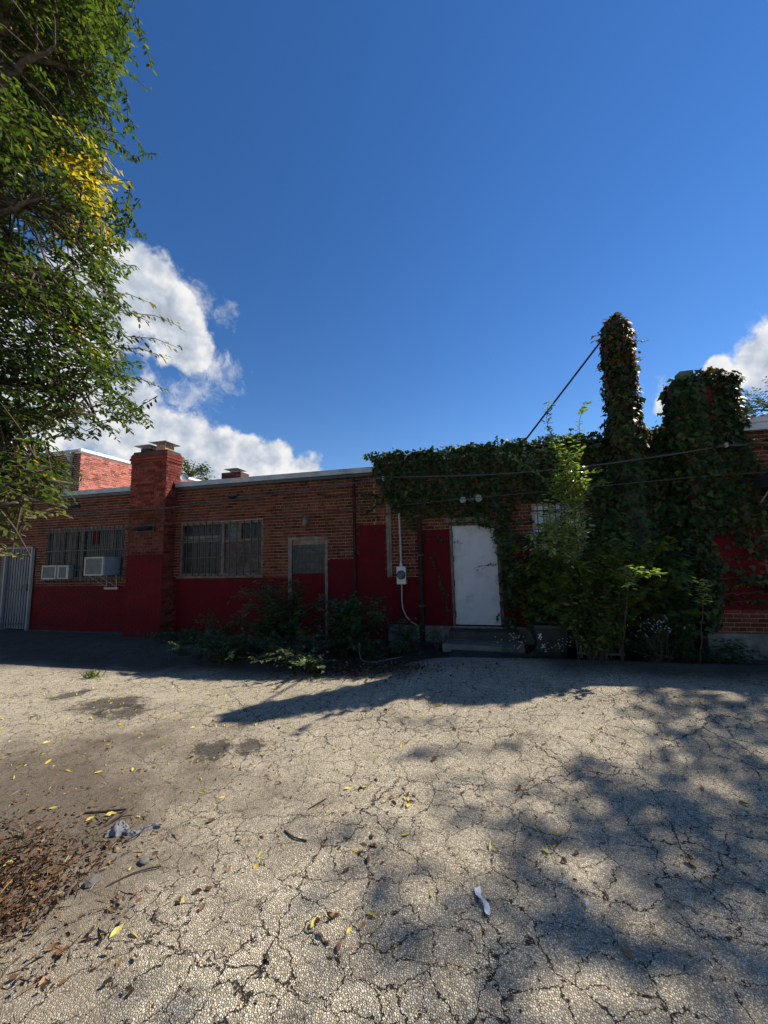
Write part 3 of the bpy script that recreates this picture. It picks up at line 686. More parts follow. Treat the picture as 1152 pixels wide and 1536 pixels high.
for s, r in ((-1, .062), (1, .07)):
    MB().tube([(-.11, -.03, 2.80), (-.11+s*.06, -.09, 2.80)], .014).build('arm', M['galv'], fd)
    MB().lathe((-.11+s*.105, -.06, 2.80+s*.008), (s*.35, -1, -.15), [(.03, 0), (.045, .04), (r, .12), (r, .15), (r*.9, .155), (r*.85, .145)], 20).build('lamp_head', M['white'], fd)
dp = tag(MB().box(-2.585, -2.53, -.06, .0, .05, 3.40, .012).build('drain_pipe', M['soot']), 'thin dark drain pipe beside the blocked doorway bricks', 'pipe')
dp2 = thing('downspout', (-1.16, -.06, 0), 'dark downspout between the electric meter and white door', 'downspout')
MB().box(-1.205, -1.115, -.10, .0, .02, 2.95, .02).build('pipe', M['soot'], dp2)
for z in (.7, 1.7, 2.5): MB().box(-1.225, -1.095, -.108, -.001, z, z+.03).build('strap', M['black'], dp2)
tag(MB().box(-1.86, -1.80, -.035, .0, 1.28, 2.80, .005).box(-1.795, -1.755, -.03, .0, 1.30, 2.78, .004).build('timber_batten', M['wood']), 'weathered timber batten fixed upright beside the electric meter', 'batten')
vb = thing('utility_bracket', (-1.87, -.1, 3.28), 'small cable bracket with insulator at ivy edge', 'bracket')
MB().box(-1.9, -1.84, -.11, .0, 3.28, 3.36).build('arm', M['galv'], vb); MB().lathe((-1.87, -.14, 3.30), (0, 0, 1), [(.02, 0), (.032, .02), (.02, .04), (.032, .06), (.018, .08)], 12).build('insulator', M['white'], vb)
def wall_box(x, z, w, h, out, label, y=0.0, name='wall_vent'):
    t = thing(name, (x, y, z), label, 'vent')
    MB().box(x-w/2, x+w/2, y-.03, y, z-h/2, z+h/2, .006).build('plate', M['dark'], t)
    mb = MB()
    mb.add([(x-w/2*.8, y-.03, z+h*.35), (x+w/2*.8, y-.03, z+h*.35), (x+w/2*.8, y-out, z-h*.1), (x-w/2*.8, y-out, z-h*.1), (x-w/2*.8, y-.03, z-h*.4), (x+w/2*.8, y-.03, z-h*.4)], [(0,3,2,1),(0,4,3),(1,2,5),(3,4,5,2)])
    mb.build('hood', M['black'], t)
wall_box(-5.54, 3.17, .22, .12, .09, 'small dark vent hood under the roof edge above the plain barred window')
wall_box(-10.25, 3.22, .24, .13, .09, 'small dark vent hood above the window with air conditioners')
wall_box(-7.62, 2.50, .50, .16, .20, 'black vent hood on the front of the brick chimney', -.355)
wl = thing('wall_lantern', (-3.67, -.05, 2.4), 'small rusty wall lantern above the blocked doorway', 'lantern')
MB().box(-3.72, -3.62, -.03, 0, 2.42, 2.62, .006).build('plate', M['frame'], wl); MB().lathe((-3.67, -.085, 2.40), (0, 0, 1), [(.03, 0), (.055, .03), (.055, .17), (.065, .175), (.02, .22)], 12).build('shade', M['frame'], wl)
dish = thing('satellite_dish', (-7.0, .1, 3.55), 'small grey mesh dish on the roof edge beside the chimney', 'dish')
MB().lathe((-6.93, .02, 3.74), (.5, -.8, .3), [(.02, 0), (.06, .01), (.09, .025), (.10, .03), (.09, .028), (.06, .015)], 20).build('reflector', M['galv'], dish)
MB().tube([(-6.93, .03, 3.74), (-6.93, .05, 3.6)], .015).box(-6.98, -6.88, .0, .09, 3.60, 3.62).build('mast', M['galv'], dish)

def smooth_path(pts, n=8, sag=0.0):
    out = []
    P = [Vector(p) for p in pts]
    for i in range(len(P)-1):
        p0, p1, p2, p3 = P[max(i-1, 0)], P[i], P[i+1], P[min(i+2, len(P)-1)]
        for k in range(n):
            t = k/n
            q = .5*((2*p1)+(-p0+p2)*t+(2*p0-5*p1+4*p2-p3)*t*t+(-p0+3*p1-3*p2+p3)*t**3)
            q.z -= sag*4*t*(1-t); out.append(q)
    out.append(P[-1]); return out
tag(MB().tube(smooth_path([(-15.5,-.12,2.93),(-12.23,-.15,2.97),(-10.68,-.15,3.02),(-8.12,-.42,2.955),(-6.88,-.42,2.955),(-5.78,-.15,3.07),(-2.68,-.15,3.26),(-1.87,-.15,3.35)], 6), .016, 6).build('utility_cable', M['cable']), 'thick dark utility cable running along the brick wall to the bracket', 'cable')
tag(MB().tube(smooth_path([(-1.87,-.15,3.35),(.21,-.35,3.21),(1.83,-.45,3.21),(3.12,-.62,3.27),(3.91,-.72,3.33)], 8)+[Vector((4.47,-.72,3.31)), Vector((8.5,-.66,3.25))], .014, 6).build('utility_cable', M['cable']), 'utility cable crossing in front of the ivy from bracket to forward building', 'cable')
tag(MB().lathe((3.91, -.72, 3.30), (0, 0, 1), [(.015, 0), (.03, .02), (.018, .04), (.03, .06), (.012, .08)], 12).tube([(3.91,-.72,3.33),(3.91,-.50,3.36)], .012).build('cable_insulator', M['white']), 'white cable insulator bracketed on the ivy covered forward building', 'insulator')
tag(MB().tube(smooth_path([(-8.1,-.40,2.58),(-6.99,-.42,2.57),(-4.59,-.12,2.64),(-2.1,-.12,2.72),(-.18,-.30,2.78),(1.36,-.40,2.82),(2.93,-.55,2.86),(4.10,-.66,2.87),(8.4,-.58,2.9)], 8), .0075, 5).build('utility_cable', M['cable']), 'thin lower cable strung below the thick one, passing over the white door', 'cable')
tag(MB().tube([(.85, .0, 3.74), (2.56, -.15, 5.80)], .020, 6).build('guy_rod', M['black']), 'dark diagonal stay rod bracing the ivy covered flue from the roof edge', 'rod')

# ------------------------------------------------------------------ steps, bin, frame
st = thing('concrete_steps', (0, -.6, 0), 'cracked dark concrete steps below the white door', 'steps')
def slab(x0, x1, y0, y1, z0, z1, name='step', mat='dkconc', tw=0.0):
    mb = MB().box(x0, x1, y0, y1, z0, z1, .018)
    mb.v = [(x+.012*fbm(x*3, y*3, z), y+.02*fbm(x*2+5, y, z), z+tw*(x-x0)+.012*fbm(x*2, y*2+9, z)) for (x, y, z) in mb.v]
    return mb.build(name, M[mat], st)
slab(-.62, .62, -.42, -.065, -.05, .30); slab(-.72, .66, -.86, -.40, -.08, .17, mat='concrete', tw=-.02); slab(-.55, .95, -1.30, -.84, -.10, .075, tw=-.015)
bn = thing('rubbish_bin', (1.06, -.8, 0), 'black plastic bin with white sticker beside the concrete steps', 'bin')
mb = MB(); z0, z1 = gh(1.06, -.8)-.02, .53
def ring(hx, hy, z): return [(1.06-hx, -.8-hy, z), (1.06+hx, -.8-hy, z), (1.06+hx, -.8+hy, z), (1.06-hx, -.8+hy, z)]
mb.add(ring(.20, .17, z0)+ring(.25, .22, z1)+ring(.235, .205, z1)+ring(.19, .16, z0+.03), [(0,1,5,4),(1,2,6,5),(2,3,7,6),(3,0,4,7),(4,5,9,8),(5,6,10,9),(6,7,11,10),(7,4,8,11),(8,9,13,12),(9,10,14,13),(10,11,15,14),(11,8,12,15),(12,13,14,15),(3,2,1,0)]).build('body', M['dark'], bn)
MB().box(.80, 1.32, -1.03, -.985, z1-.05, z1+.01, .008).box(.80, 1.32, -.61, -.57, z1-.05, z1+.01, .008).box(.80, .835, -.985, -.61, z1-.05, z1+.01, .008).box(1.285, 1.32, -.985, -.61, z1-.05, z1+.01, .008).build('rim', M['dark'], bn)
mb = MB()
for (dx, dz, r) in ((0, .0, .016), (.012, .028, .013), (-.016, .022, .012), (.02, -.02, .012), (-.018, -.028, .014), (.004, -.05, .011)):
    mb.lathe((.885+dx, -1.0165, .37+dz), (0, -1, 0), [(r, 0), (r*.8, .004)], 7)
mb.build('sticker', M['paper'], bn)
wf = thing('wooden_crate', (1.8, -.75, 0), 'old slatted wooden crate leaning in the weeds below the ivy', 'crate')
def lean(x0, x1, z0, z1, o=0.0): return MB().add([(x0, -.92+z0*.35-o, z0), (x1, -.92+z0*.35-o, z0), (x1, -.92+z1*.35-o, z1), (x0, -.92+z1*.35-o, z1), (x0, -.89+z0*.35-o, z0), (x1, -.89+z0*.35-o, z0), (x1, -.89+z1*.35-o, z1), (x0, -.89+z1*.35-o, z1)], [(0,1,2,3),(7,6,5,4),(0,4,5,1),(1,5,6,2),(2,6,7,3),(3,7,4,0)])
for x in (1.48, 1.60, 1.84, 2.06): lean(x, x+.045, 0, .52).build('stile', M['wood'], wf)
for z in (.08, .22, .34, .47): lean(1.45, 2.13, z, z+.035, .032).build('slat', M['wood'], wf)
tag(MB().tube([(2.78, -.5, 0), (2.78, -.48, .62), (2.80, -.3, .68), (2.82, -.06, .68)], .028, 8).build('vent_pipe', M['dark']), 'dark bent vent pipe rising beside the ivy near the forward building', 'pipe')

# ------------------------------------------------------------------ ivy
def rot_jit(n, base, amt): return unit(np.asarray(base)[None, :]+rng.normal(0, amt, (n, 3)))
def ivy_wall(name, label, area, dens, keep, y0, thick, stems, mat_turn=.03):
    t = thing(name, ((area[0]+area[1])/2, y0, 0), label, 'ivy')
    n = int((area[1]-area[0])*(area[3]-area[2])*dens)
    x = rng.uniform(area[0], area[1], n); z = rng.uniform(area[2], area[3], n)
    kk = np.array([keep(a, b) for a, b in zip(x, z)]); ok = rng.random(n) < kk; x, z, kk = x[ok], z[ok], kk[ok]; n = len(x)
    bul = np.array([.5+.5*fbm(a, b, 3, 1.4) for a, b in zip(x, z)])
    y = y0-.015-thick*np.clip(bul, .05, 1.3)*rng.random(n)**.6*np.minimum(1, kk*1.3)
    pos = np.stack([x, y, z], 1)
    nor = rot_jit(n, (0, -1, .35), .42); tip = rot_jit(n, (0, -.35, -1), .6); size = rng.uniform(.04, .115, n)
    turn = rng.random(n) < mat_turn
    leaves('leaf', pos[~turn], tip[~turn], nor[~turn], size[~turn], T_IVY, M['ivy'], t)
    if turn.sum() > 3: leaves('leaf', pos[turn], tip[turn], nor[turn], size[turn], T_IVY, M['ivy_turn'], t)
    mb = MB()
    for (a, b, c, d) in stems:
        pts = [(a+(c-a)*k/14+.06*fbm(k*.7, a, b), y0-.012, b+(d-b)*k/14+.05*fbm(a, k*.6, d)) for k in range(15)]
        mb.tube(pts, [.012-.0005*k for k in range(15)], 5)
    mb.build('stem', M['stem'], t)
    return t
def interp(x, xs, ys): return float(np.interp(x, xs, ys))
def keep_main(x, z):
    e = .16*fbm(x, z, 7, 2.2)+.05*fbm(x, z, 1, 8)
    zl = interp(x, [-2.3, -2.05, -1.9, -1.6, -1.3, -.9, -.5, 0, .3, .42, .7, 1.0], [3.9, 3.5, 3.0, 2.62, 2.5, 2.62, 2.52, 2.6, 2.42, .3, .32, .3])
    s = 0.0
    if x < .36:
        s = sstep(zl-.10, zl+.14, z+e)
        if -1.52 < x < -1.18: s = max(s, .75*sstep(2.05, 2.3, z+e*1.5)*(.6+fbm(x, z, 5, 4)))
        if -2.4 < x < -1.8 and z < 3.2: s = max(s, .22*sstep(2.2, 2.6, z)*(1 if fbm(x, z, 4, 3) > 0 else .2))
        if -1.0 < x < .2 and 2.62 < z < 2.80: s *= .35
        if -.02 < x < .36 and z > 2.2: s = max(s, .7*sstep(2.15, 2.32, z+e))
    else:
        if 1.0 < x < 1.97:
            if 1.63 < z < 2.68: s = .06 if x < 1.5 else .25
            elif z >= 2.68: s = 1
            else: s = .85 if z > 1.25 else (.25 if x < 1.25 else .7)
        elif x <= 1.0:
            s = .95 if z < 2.45 else 1
            if x > .62 and 2.08 < z < 2.68: s = .10 if e < .05 else .5
            if x > .58 and 1.52 < z < 1.85: s = .18
            if x > .62 and z < 1.2: s = .12
            if x < .46: s *= .8
        else: s = 1.0
        s *= 1-(.75 if x < 1.97 else .35)*sstep(.25, .55, fbm(x, z, 9, 1.6))*(1 if z < 3.0 else .3)
    if z > 3.72: s *= .95
    return max(0, min(1, s))
ivy = ivy_wall('wall_ivy', 'dense dark green ivy sheet over roof edge and wall round the white door', (-2.4, 3.5, .3, 3.93), 760, keep_main, -.0, .26,
         [(.6, .1, .5, 2.6), (.8, .1, 1.5, 3.4), (2.0, .0, 1.8, 3.5), (2.6, .0, 2.7, 3.7), (3.1, .0, 3.2, 3.7), (-1.2, 3.2, -2.2, 3.4), (.4, 2.5, -.9, 2.7), (3.0, 2.0, 2.2, 3.0)])
# top roll of ivy over the roof edge
def ivy_roll():
    n = 2600
    x = rng.uniform(-2.02, 3.5, n); a = rng.uniform(-.3, math.pi, n)
    rr = .085+.07*np.array([fbm(v, 0, 2, 2.5) for v in x])
    zc = 3.74+.03*np.array([fbm(v, 5, 2, 1.2) for v in x])
    pos = np.stack([x, .02-rr*np.cos(a)*1.5, zc+rr*np.sin(a)*1.15], 1)
    nor = unit(np.stack([np.zeros(n), -np.cos(a), np.sin(a)+.2], 1)+rng.normal(0, .4, (n, 3))); tip = rot_jit(n, (0, -.5, -.5), .7)
    leaves('leaf', pos, tip, nor, rng.uniform(.05, .11, n), T_IVY, M['ivy'], ivy)
ivy_roll()
def tendril(pts, y, n, t, mat='ivy', s=(.03, .06)):
    P = np.array(pts); u = np.sort(rng.random(n)); k = np.linspace(0, 1, len(P))
    pos = np.stack([np.interp(u, k, P[:, 0]), np.full(n, y-.012)-rng.random(n)*.02, np.interp(u, k, P[:, 1])], 1); pos[:, [0, 2]] += rng.normal(0, .02, (n, 2))
    leaves('leaf', pos, rot_jit(n, (0, -.3, -1), .6), rot_jit(n, (0, -1, .3), .35), rng.uniform(*s, n), T_IVY, M[mat], t)
    MB().tube([(p[0], y-.008, p[1]) for p in P], .004, 4).build('stem', M['stem'], t)
tendril([(.22, 2.3), (.25, 2.1), (.28, 1.9), (.33, 1.72)], .03, 22, ivy, 'ivy', (.02, .035)); tendril([(.36, 1.52), (.15, 1.50), (-.1, 1.44)], .03, 20, ivy, 'ivy', (.018, .034))
tendril([(-.5, 1.97), (-.4, 1.96), (-.3, 1.92)], .03, 6, ivy, 'ivy', (.018, .03)); tendril([(.34, .62), (.30, .52), (.26, .42)], .03, 10, ivy)
tendril([(-1.1, 2.02), (-.8, 2.03), (-.58, 2.0)], 0, 26, ivy); tendril([(-.95, 1.7), (-.85, 1.4), (-.78, 1.15), (-.7, .95), (-.66, .6)], 0, 55, ivy)
tendril([(.1, 2.36), (-.3, 2.34), (-.56, 2.35)], -.04, 26, ivy)
tendril([(-2.3, 3.05), (-2.6, 3.1), (-3.0, 3.05), (-3.4, 3.12)], 0, 60, ivy); tendril([(-2.1, 3.45), (-2.7, 3.42), (-3.3, 3.44), (-3.9, 3.42)], 0, 90, ivy)
def keep_right(x, z):
    e = .18*fbm(x, z, 11, 2.0)+.06*fbm(x, z, 2, 9)
    xr = interp(z, [.4, 1.0, 1.9, 2.1, 2.6, 3.0, 3.4, 3.6, 3.9], [3.55, 3.62, 3.75, 4.6, 4.72, 4.5, 4.25, 4.3, 4.35])
    s = sstep(xr+.08, xr-.12, x+e)
    if z < 2.1 and x > 3.55:
        s = max(s, .75 if (fbm(x*.5, z, 21, 3.2) > .18) else .05) if z > .75 else s
    return s
ivr = ivy_wall('wall_ivy', 'dark ivy sheet over the corner of the forward building with strands across crimson paint', (3.42, 4.85, .45, 3.85), 800, keep_right, -.5, .24,
         [(3.6, .4, 3.7, 3.6), (3.9, 2.0, 4.3, 3.4), (3.6, 1.2, 4.7, 1.3), (3.6, .95, 4.7, 1.05)], .05)
tendril([(3.5, 1.02), (3.9, 1.10), (4.3, 1.22), (4.7, 1.20)], -.5, 50, ivr, 'vine'); tendril([(3.5, 1.55), (3.9, 1.57), (4.4, 1.52)], -.5, 45, ivr); tendril([(3.6, .85), (4.0, .87), (4.6, .90)], -.5, 45, ivr)
# corner return of the forward building
n = 900; z = rng.uniform(.5, 3.8, n); yy = rng.uniform(-.5, -.05, n)
leaves('leaf', np.stack([3.46-rng.random(n)*.18, yy, z], 1), rot_jit(n, (-.3, 0, -1), .5), rot_jit(n, (-1, -.3, .3), .4), rng.uniform(.06, .12, n), T_IVY, M['ivy'], ivr)
def ivy_column(name, label, cx, cy, rx, ry, z0, z1, n, top, turn, sq):
    t = thing(name, (cx, cy, z0), label, 'ivy')
    a = rng.uniform(0, 2*math.pi, n); z = rng.uniform(z0, z1, n)
    ca, sa = np.cos(a), np.sin(a); p = 2.0/sq
    ex = np.sign(ca)*np.abs(ca)**p; ey = np.sign(sa)*np.abs(sa)**p
    bul = np.array([1+.26*fbm(math.cos(q)*1.2, math.sin(q)*1.2, h, 2.0)+.20*fbm(q, 0, h, 6) for q, h in zip(a, z)])*rng.uniform(.84, 1.05, n)*np.where(rng.random(n) < .05, rng.uniform(1.0, 1.3, n), 1.0)
    taper = np.array([top(h) for h in z])
    pos = np.stack([cx+ex*rx*bul*taper, cy+ey*ry*bul*taper, z+rng.normal(0, .02, n)], 1)
    nor = unit(np.stack([ex/rx, ey/ry, np.full(n, .5)], 1)*np.array([min(rx, ry)]*2+[1])+rng.normal(0, .35, (n, 3)))
    tip = unit(np.stack([ex*.4, ey*.4, np.full(n, -1.0)], 1)+rng.normal(0, .45, (n, 3)))
    m = int(n*.12)
    aa = rng.uniform(0, 2*math.pi, m); q = np.sqrt(rng.random(m)); tt = top(z1)
    pos = np.concatenate([pos, np.stack([cx+np.cos(aa)*q*rx*tt, cy+np.sin(aa)*q*ry*tt, z1-.03+.12*np.array([fbm(v, w_, 0, 3.0) for v, w_ in zip(np.cos(aa)*q, np.sin(aa)*q)])+rng.uniform(-.06, .07, m)], 1)])
    nor = np.concatenate([nor, rot_jit(m, (0, 0, 1), .5)]); tip = np.concatenate([tip, rot_jit(m, (0, -.3, 0), .8)])
    size = rng.uniform(.055, .115, n+m)
    tr = rng.random(n+m) < np.array([turn(p_) for p_ in pos])
    leaves('leaf', pos[~tr], tip[~tr], nor[~tr], size[~tr], T_IVY, M['ivy'], t)
    leaves('leaf', pos[tr], tip[tr], nor[tr], size[tr], T_IVY, M['ivy_turn'], t)
    mb = MB()
    for k in range(3):
        b = -1.2-k*.5
        mb.tube([(cx+math.cos(b)*rx*.78, cy+math.sin(b)*ry*.78, z0+(z1-z0)*i/8-.05) for i in range(9)], .012, 5)
    mb.build('stem', M['stem'], t); return t
fcol = ivy_column('flue_ivy', 'tall narrow column of green and reddening ivy wrapped round a flue', 2.70, -.15, .24, .24, 3.5, 6.0, 3600,
           lambda z: interp(z, [3.5, 3.9, 4.4, 5.1, 5.5, 5.75, 5.9, 6.0], [1.35, 1.1, 1.04, 1.0, .98, 1.02, .9, .5]),
           lambda p: (.62 if p[2] > 5.1 else .30)*(1.35 if p[0] > 2.75 else .8), 2.0)
ivy_column('chimney_ivy', 'broad block of dark ivy smothering a wide chimney with clay tiles on top', 3.81, -.38, .46, .26, 3.40, 4.60, 4200,
           lambda z: interp(z, [3.45, 3.8, 4.2, 4.45, 4.64], [.95, .98, 1.02, 1.0, .86]), lambda p: .30 if p[2] > 4.55 else (.25 if p[0] > 4.15 else .03), 3.2)
# swelling below the flue
n = 1500; z = rng.uniform(.9, 3.7, n); xx = 2.7+.10*np.sin(z*2)+rng.normal(0, .24, n)
leaves('leaf', np.stack([xx, -.12-.30*np.exp(-((xx-2.7)/.25)**2)*rng.random(n)**.5, z], 1), rot_jit(n, (0, -.35, -1), .5), rot_jit(n, (0, -1, .35), .45), rng.uniform(.06, .13, n), T_IVY, M['ivy'], fcol)

# ------------------------------------------------------------------ shrubs, saplings and weeds
def spray(stems, nl, ls, spread=.0, droop=.3, along=.25, T=T_ELM):
    """leaves set alternately along stems (lists of points)"""
    pos, tip, nor, size = [], [], [], []
    for P in stems:
        P = [Vector(p) for p in P]; L = [0]
        for i in range(len(P)-1): L.append(L[-1]+(P[i+1]-P[i]).length)
        n = max(3, int(nl*L[-1]))
        for k in range(n):
            s = L[-1]*(along+(1-along)*(k+.5)/n)
            i = max(j for j in range(len(L)) if L[j] <= s+1e-9); i = min(i, len(P)-2)
            f = (s-L[i])/max(1e-6, L[i+1]-L[i]); p = P[i].lerp(P[i+1], f); d = (P[i+1]-P[i]).normalized()
            sd = d.cross(Vector((0, 0, 1))); sd = sd.normalized() if sd.length > .2 else Vector((random.uniform(-1, 1), random.uniform(-1, 1), 0)).normalized()
            up = sd.cross(d).normalized()
            if abs(d.z) > .75:
                a = k*2.4+random.uniform(-.4, .4); sd = Vector((math.cos(a), math.sin(a), 0)); up = (d+sd*.2).normalized()
                tv = sd*.85+d*.35
            else: tv = sd*(1 if k % 2 else -1)*.8+d*.65
            tv = tv+Vector((0, 0, -droop))+Vector((random.gauss(0, .2), random.gauss(0, .2), random.gauss(0, .2)))
            nv = up+Vector((random.gauss(0, .3), random.gauss(0, .3), random.gauss(0, .3)))
            pos.append(p+Vector((random.gauss(0, spread), random.gauss(0, spread), random.gauss(0, spread)))); tip.append(tv); nor.append(nv); size.append(random.uniform(*ls))
    f = lambda a: np.array([v[:] for v in a], float)
    return f(pos), f(tip), f(nor), np.array(size)
def arch(base, end, bow=.15, n=6, wob=.03):
    b, e = Vector(base), Vector(end); L = (e-b).length
    return [b.lerp(e, k/n)+Vector((random.gauss(0, wob)*L*.5, random.gauss(0, wob)*L*.5, bow*L*math.sin(math.pi*k/n*.9))) if k else b for k in range(n+1)]
def shrub(name, label, base, ends, mat, nl, ls, T=T_ELM, side=3, sl=.3, droop=.3, cat='shrub', group=None, rad=.008, along=.15, spread=.015, fork=None):
    t = thing(name, base, label, cat, group); stems = []; mb = MB(); mbs_ = [mb]
    if fork is not None:
        tr_ = arch((base[0], base[1], gh(base[0], base[1])-.02), fork, .02, 8, .012); tr_[-1] = Vector(fork); mb.tube(tr_, [rad*(1.5-.5*k/8) for k in range(9)], 6)
    for e in ends:
        b = Vector(base)+Vector((random.gauss(0, .06), random.gauss(0, .06), 0)); b.z = gh(b.x, b.y)-.02
        if fork is not None: b = Vector(fork)
        p = arch(b, e); stems.append(p)
        if len(ends) <= 12: mbs_.append(MB()); mb = mbs_[-1]
        mb.tube(p, [rad*(1-.75*k/(len(p)-1)) for k in range(len(p))], 5)
        for _ in range(side):
            i = random.randint(1, len(p)-1); d = (p[i]-p[i-1]).normalized()
            q = p[i]+(d+Vector((random.gauss(0, .8), random.gauss(0, .8), random.gauss(0, .35)))).normalized()*sl*random.uniform(.6, 1.2)
            q.z = max(q.z, gh(q.x, q.y)+.03)
            a = arch(p[i], q, .08, 4); stems.append(a); mb.tube(a, [rad*.45*(1-.6*k/4) for k in range(5)], 4)
    leaves('leaf', *spray(stems, nl, ls, spread, droop, along, T), T, M[mat], t)
    for m_ in mbs_:
        if m_.f:
            o_ = m_.build('stem', M['stem'], t)
            if len(mbs_) == 1: o_['kind'] = 'stuff'
    return t
def fan(cx, cy, h, r, n, lo=.45): return [(cx+random.gauss(0, r), cy+random.gauss(0, r*.6), h*random.uniform(lo, 1)) for _ in range(n)]
def runners(t, starts, mat='ivy'):
    st_ = []; mb = MB()
    for (p, d, L) in starts:
        p = Vector(p); d = Vector(d).normalized(); q = [p, p+d*L*.5+Vector((0, 0, .02)), p+d*L+Vector((0, 0, -.12*L))]; st_.append(q); mb.tube(q, [.005, .004, .002], 4)
    leaves('leaf', *spray(st_, 46, (.035, .075), .015, .3, .0, T_IVY), T_IVY, M[mat], t); mb.build('stem', M['stem'], t)['kind'] = 'stuff'
random.seed(15)
runners(ivy, [((random.uniform(-1.9, 2.3), -.02, 3.80), (random.gauss(0, .6), random.uniform(-.6, .2), random.uniform(.15, .9)), random.uniform(.12, .28)) for _ in range(34)])
runners(ivy, [((random.uniform(-1.7, .3), -.15, random.uniform(2.6, 3.0)), (random.gauss(0, .5), -.5, -1), random.uniform(.15, .40)) for _ in range(26)])
a_ = [random.uniform(0, 6.28) for _ in range(26)]
runners(fcol, [((2.70+.24*math.cos(a), -.15+.24*math.sin(a), random.uniform(3.9, 5.95)), (math.cos(a), math.sin(a), random.uniform(-.7, .5)), random.uniform(.10, .24)) for a in a_], 'ivy_turn')
runners(ivr, [((random.uniform(3.4, 4.6), -.66, random.uniform(1.9, 3.6)), (random.gauss(0, .6), -.6, random.uniform(-1, .3)), random.uniform(.15, .35)) for _ in range(30)])
random.seed(5)
shrub('weed_bush', 'tall dark leafy weed bush in front of the blocked doorway', (-3.75, -1.15, 0), fan(-3.8, -1.15, 1.12, .34, 34), 'weed', 62, (.07, .13), T_LONG, 4, .35)
shrub('weed_bush', 'broad leaved dark weed bush between blocked doorway and electric meter', (-2.35, -1.25, 0), fan(-2.3, -1.25, .90, .34, 32), 'weed', 50, (.06, .12), T_ELM, 4, .3)
shrub('weed_bush', 'sparse low weed bush below the plain barred window', (-5.1, -1.1, 0), fan(-5.1, -1.15, .58, .35, 12), 'weed', 40, (.05, .10), T_LONG, 3, .25)
shrub('weed_bush', 'low weeds crowding the plinth under the electric meter', (-1.35, -.75, 0), fan(-1.35, -.75, .45, .28, 14), 'weed', 40, (.05, .09), T_ELM, 3, .2)
shrub('weed_bush', 'thin dead stemmed weed beside the concrete steps', (-.72, -.75, 0), fan(-.72, -.75, .45, .12, 8), 'fall_m', 22, (.03, .06), T_LONG, 3, .15)
for i, (x, y, h, r, n) in enumerate(((-6.2, -.75, .22, .4, 18), (-4.4, -1.7, .36, .5, 34), (-3.1, -1.8, .38, .42, 34), (-1.75, -1.4, .3, .38, 22), (2.6, -.9, .35, .3, 16), (3.2, -1.0, .22, .35, 14))):
    shrub('ground_weed', ('low dark ground weeds spreading at the brick chimney foot', 'low dark ground weeds before the tall weed bush', 'low dark ground weeds spilling toward the sunlit asphalt', 'low weeds among dead leaves beside the bent twig', 'low weeds beside the wooden crate and vent pipe', 'low weeds at the foot of the forward building')[i], (x, y, 0), fan(x, y, h, r, n, .3), 'weed', 46, (.04, .09), T_ELM, 3, .22, cat='weeds')
shrub('creeper', 'sunlit pale green creeper trailing onto the asphalt edge', (-2.55, -2.05, 0), [(-2.55+random.gauss(0, .28), -2.42+random.gauss(0, .16), random.uniform(.10, .32)) for _ in range(22)], 'creep', 36, (.03, .065), T_IVY, 2, .18, cat='creeper')
# big vine thicket on the right
random.seed(9)
ends = [(random.uniform(.9, 2.9), random.uniform(-1.25, -.35), random.uniform(.6, 1.75)) for _ in range(85)]
shrub('vine_thicket', 'large thicket of broad yellow green vine leaves under the curtained window', (1.75, -.65, 0), ends, 'vine', 34, (.075, .135), T_IVY, 3, .4, .45, 'thicket')
shrub('vine_thicket', 'arm of vine leaves reaching from the thicket toward the white door', (1.0, -.45, 0), [(random.uniform(.45, 1.2), random.uniform(-.6, -.3), random.uniform(1.2, 1.62)) for _ in range(18)], 'vine', 26, (.07, .13), T_IVY, 2, .25, .45, 'thicket')
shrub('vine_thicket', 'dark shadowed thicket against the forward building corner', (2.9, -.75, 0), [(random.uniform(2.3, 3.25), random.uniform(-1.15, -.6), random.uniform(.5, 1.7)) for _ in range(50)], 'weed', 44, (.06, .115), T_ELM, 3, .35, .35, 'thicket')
random.seed(3)
shrub('elm_sapling', 'slender elm sapling with sunlit yellow green tips rising past the roof edge', (1.50, -1.45, 0),
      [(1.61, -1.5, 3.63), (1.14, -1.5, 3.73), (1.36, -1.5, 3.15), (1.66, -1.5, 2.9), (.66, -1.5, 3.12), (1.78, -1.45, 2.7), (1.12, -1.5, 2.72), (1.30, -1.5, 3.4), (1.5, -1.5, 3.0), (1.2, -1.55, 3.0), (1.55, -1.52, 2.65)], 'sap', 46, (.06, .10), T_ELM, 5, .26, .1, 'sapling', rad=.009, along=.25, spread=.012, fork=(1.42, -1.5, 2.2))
E_ = []
for _ in range(40):
    yy_ = -1.5+random.gauss(0, .14); E_.append((1.27+(yy_+1.5)*1.45+random.gauss(0, .14), yy_, 2.05+random.gauss(0, .19)))
shrub('elm_sapling', 'bushy elm sapling with bright sunlit leaves before the curtained window', (1.33, -1.48, 0), E_, 'sap_sunlit', 62, (.06, .10), T_ELM, 3, .18, .3, 'sapling', rad=.006, along=.2, spread=.03, fork=(1.30, -1.5, 1.62))
random.seed(29)
shrub('leafy_shrub', 'broad leafy shrub beside the black bin reaching up to the curtained window', (1.62, -1.35, 0), [(1.60+random.gauss(0, .36), -1.42+random.gauss(0, .16), random.uniform(.55, 1.85)) for _ in range(60)], 'vine', 46, (.055, .105), T_ELM, 4, .28, .3, 'shrub', along=.25, spread=.025)
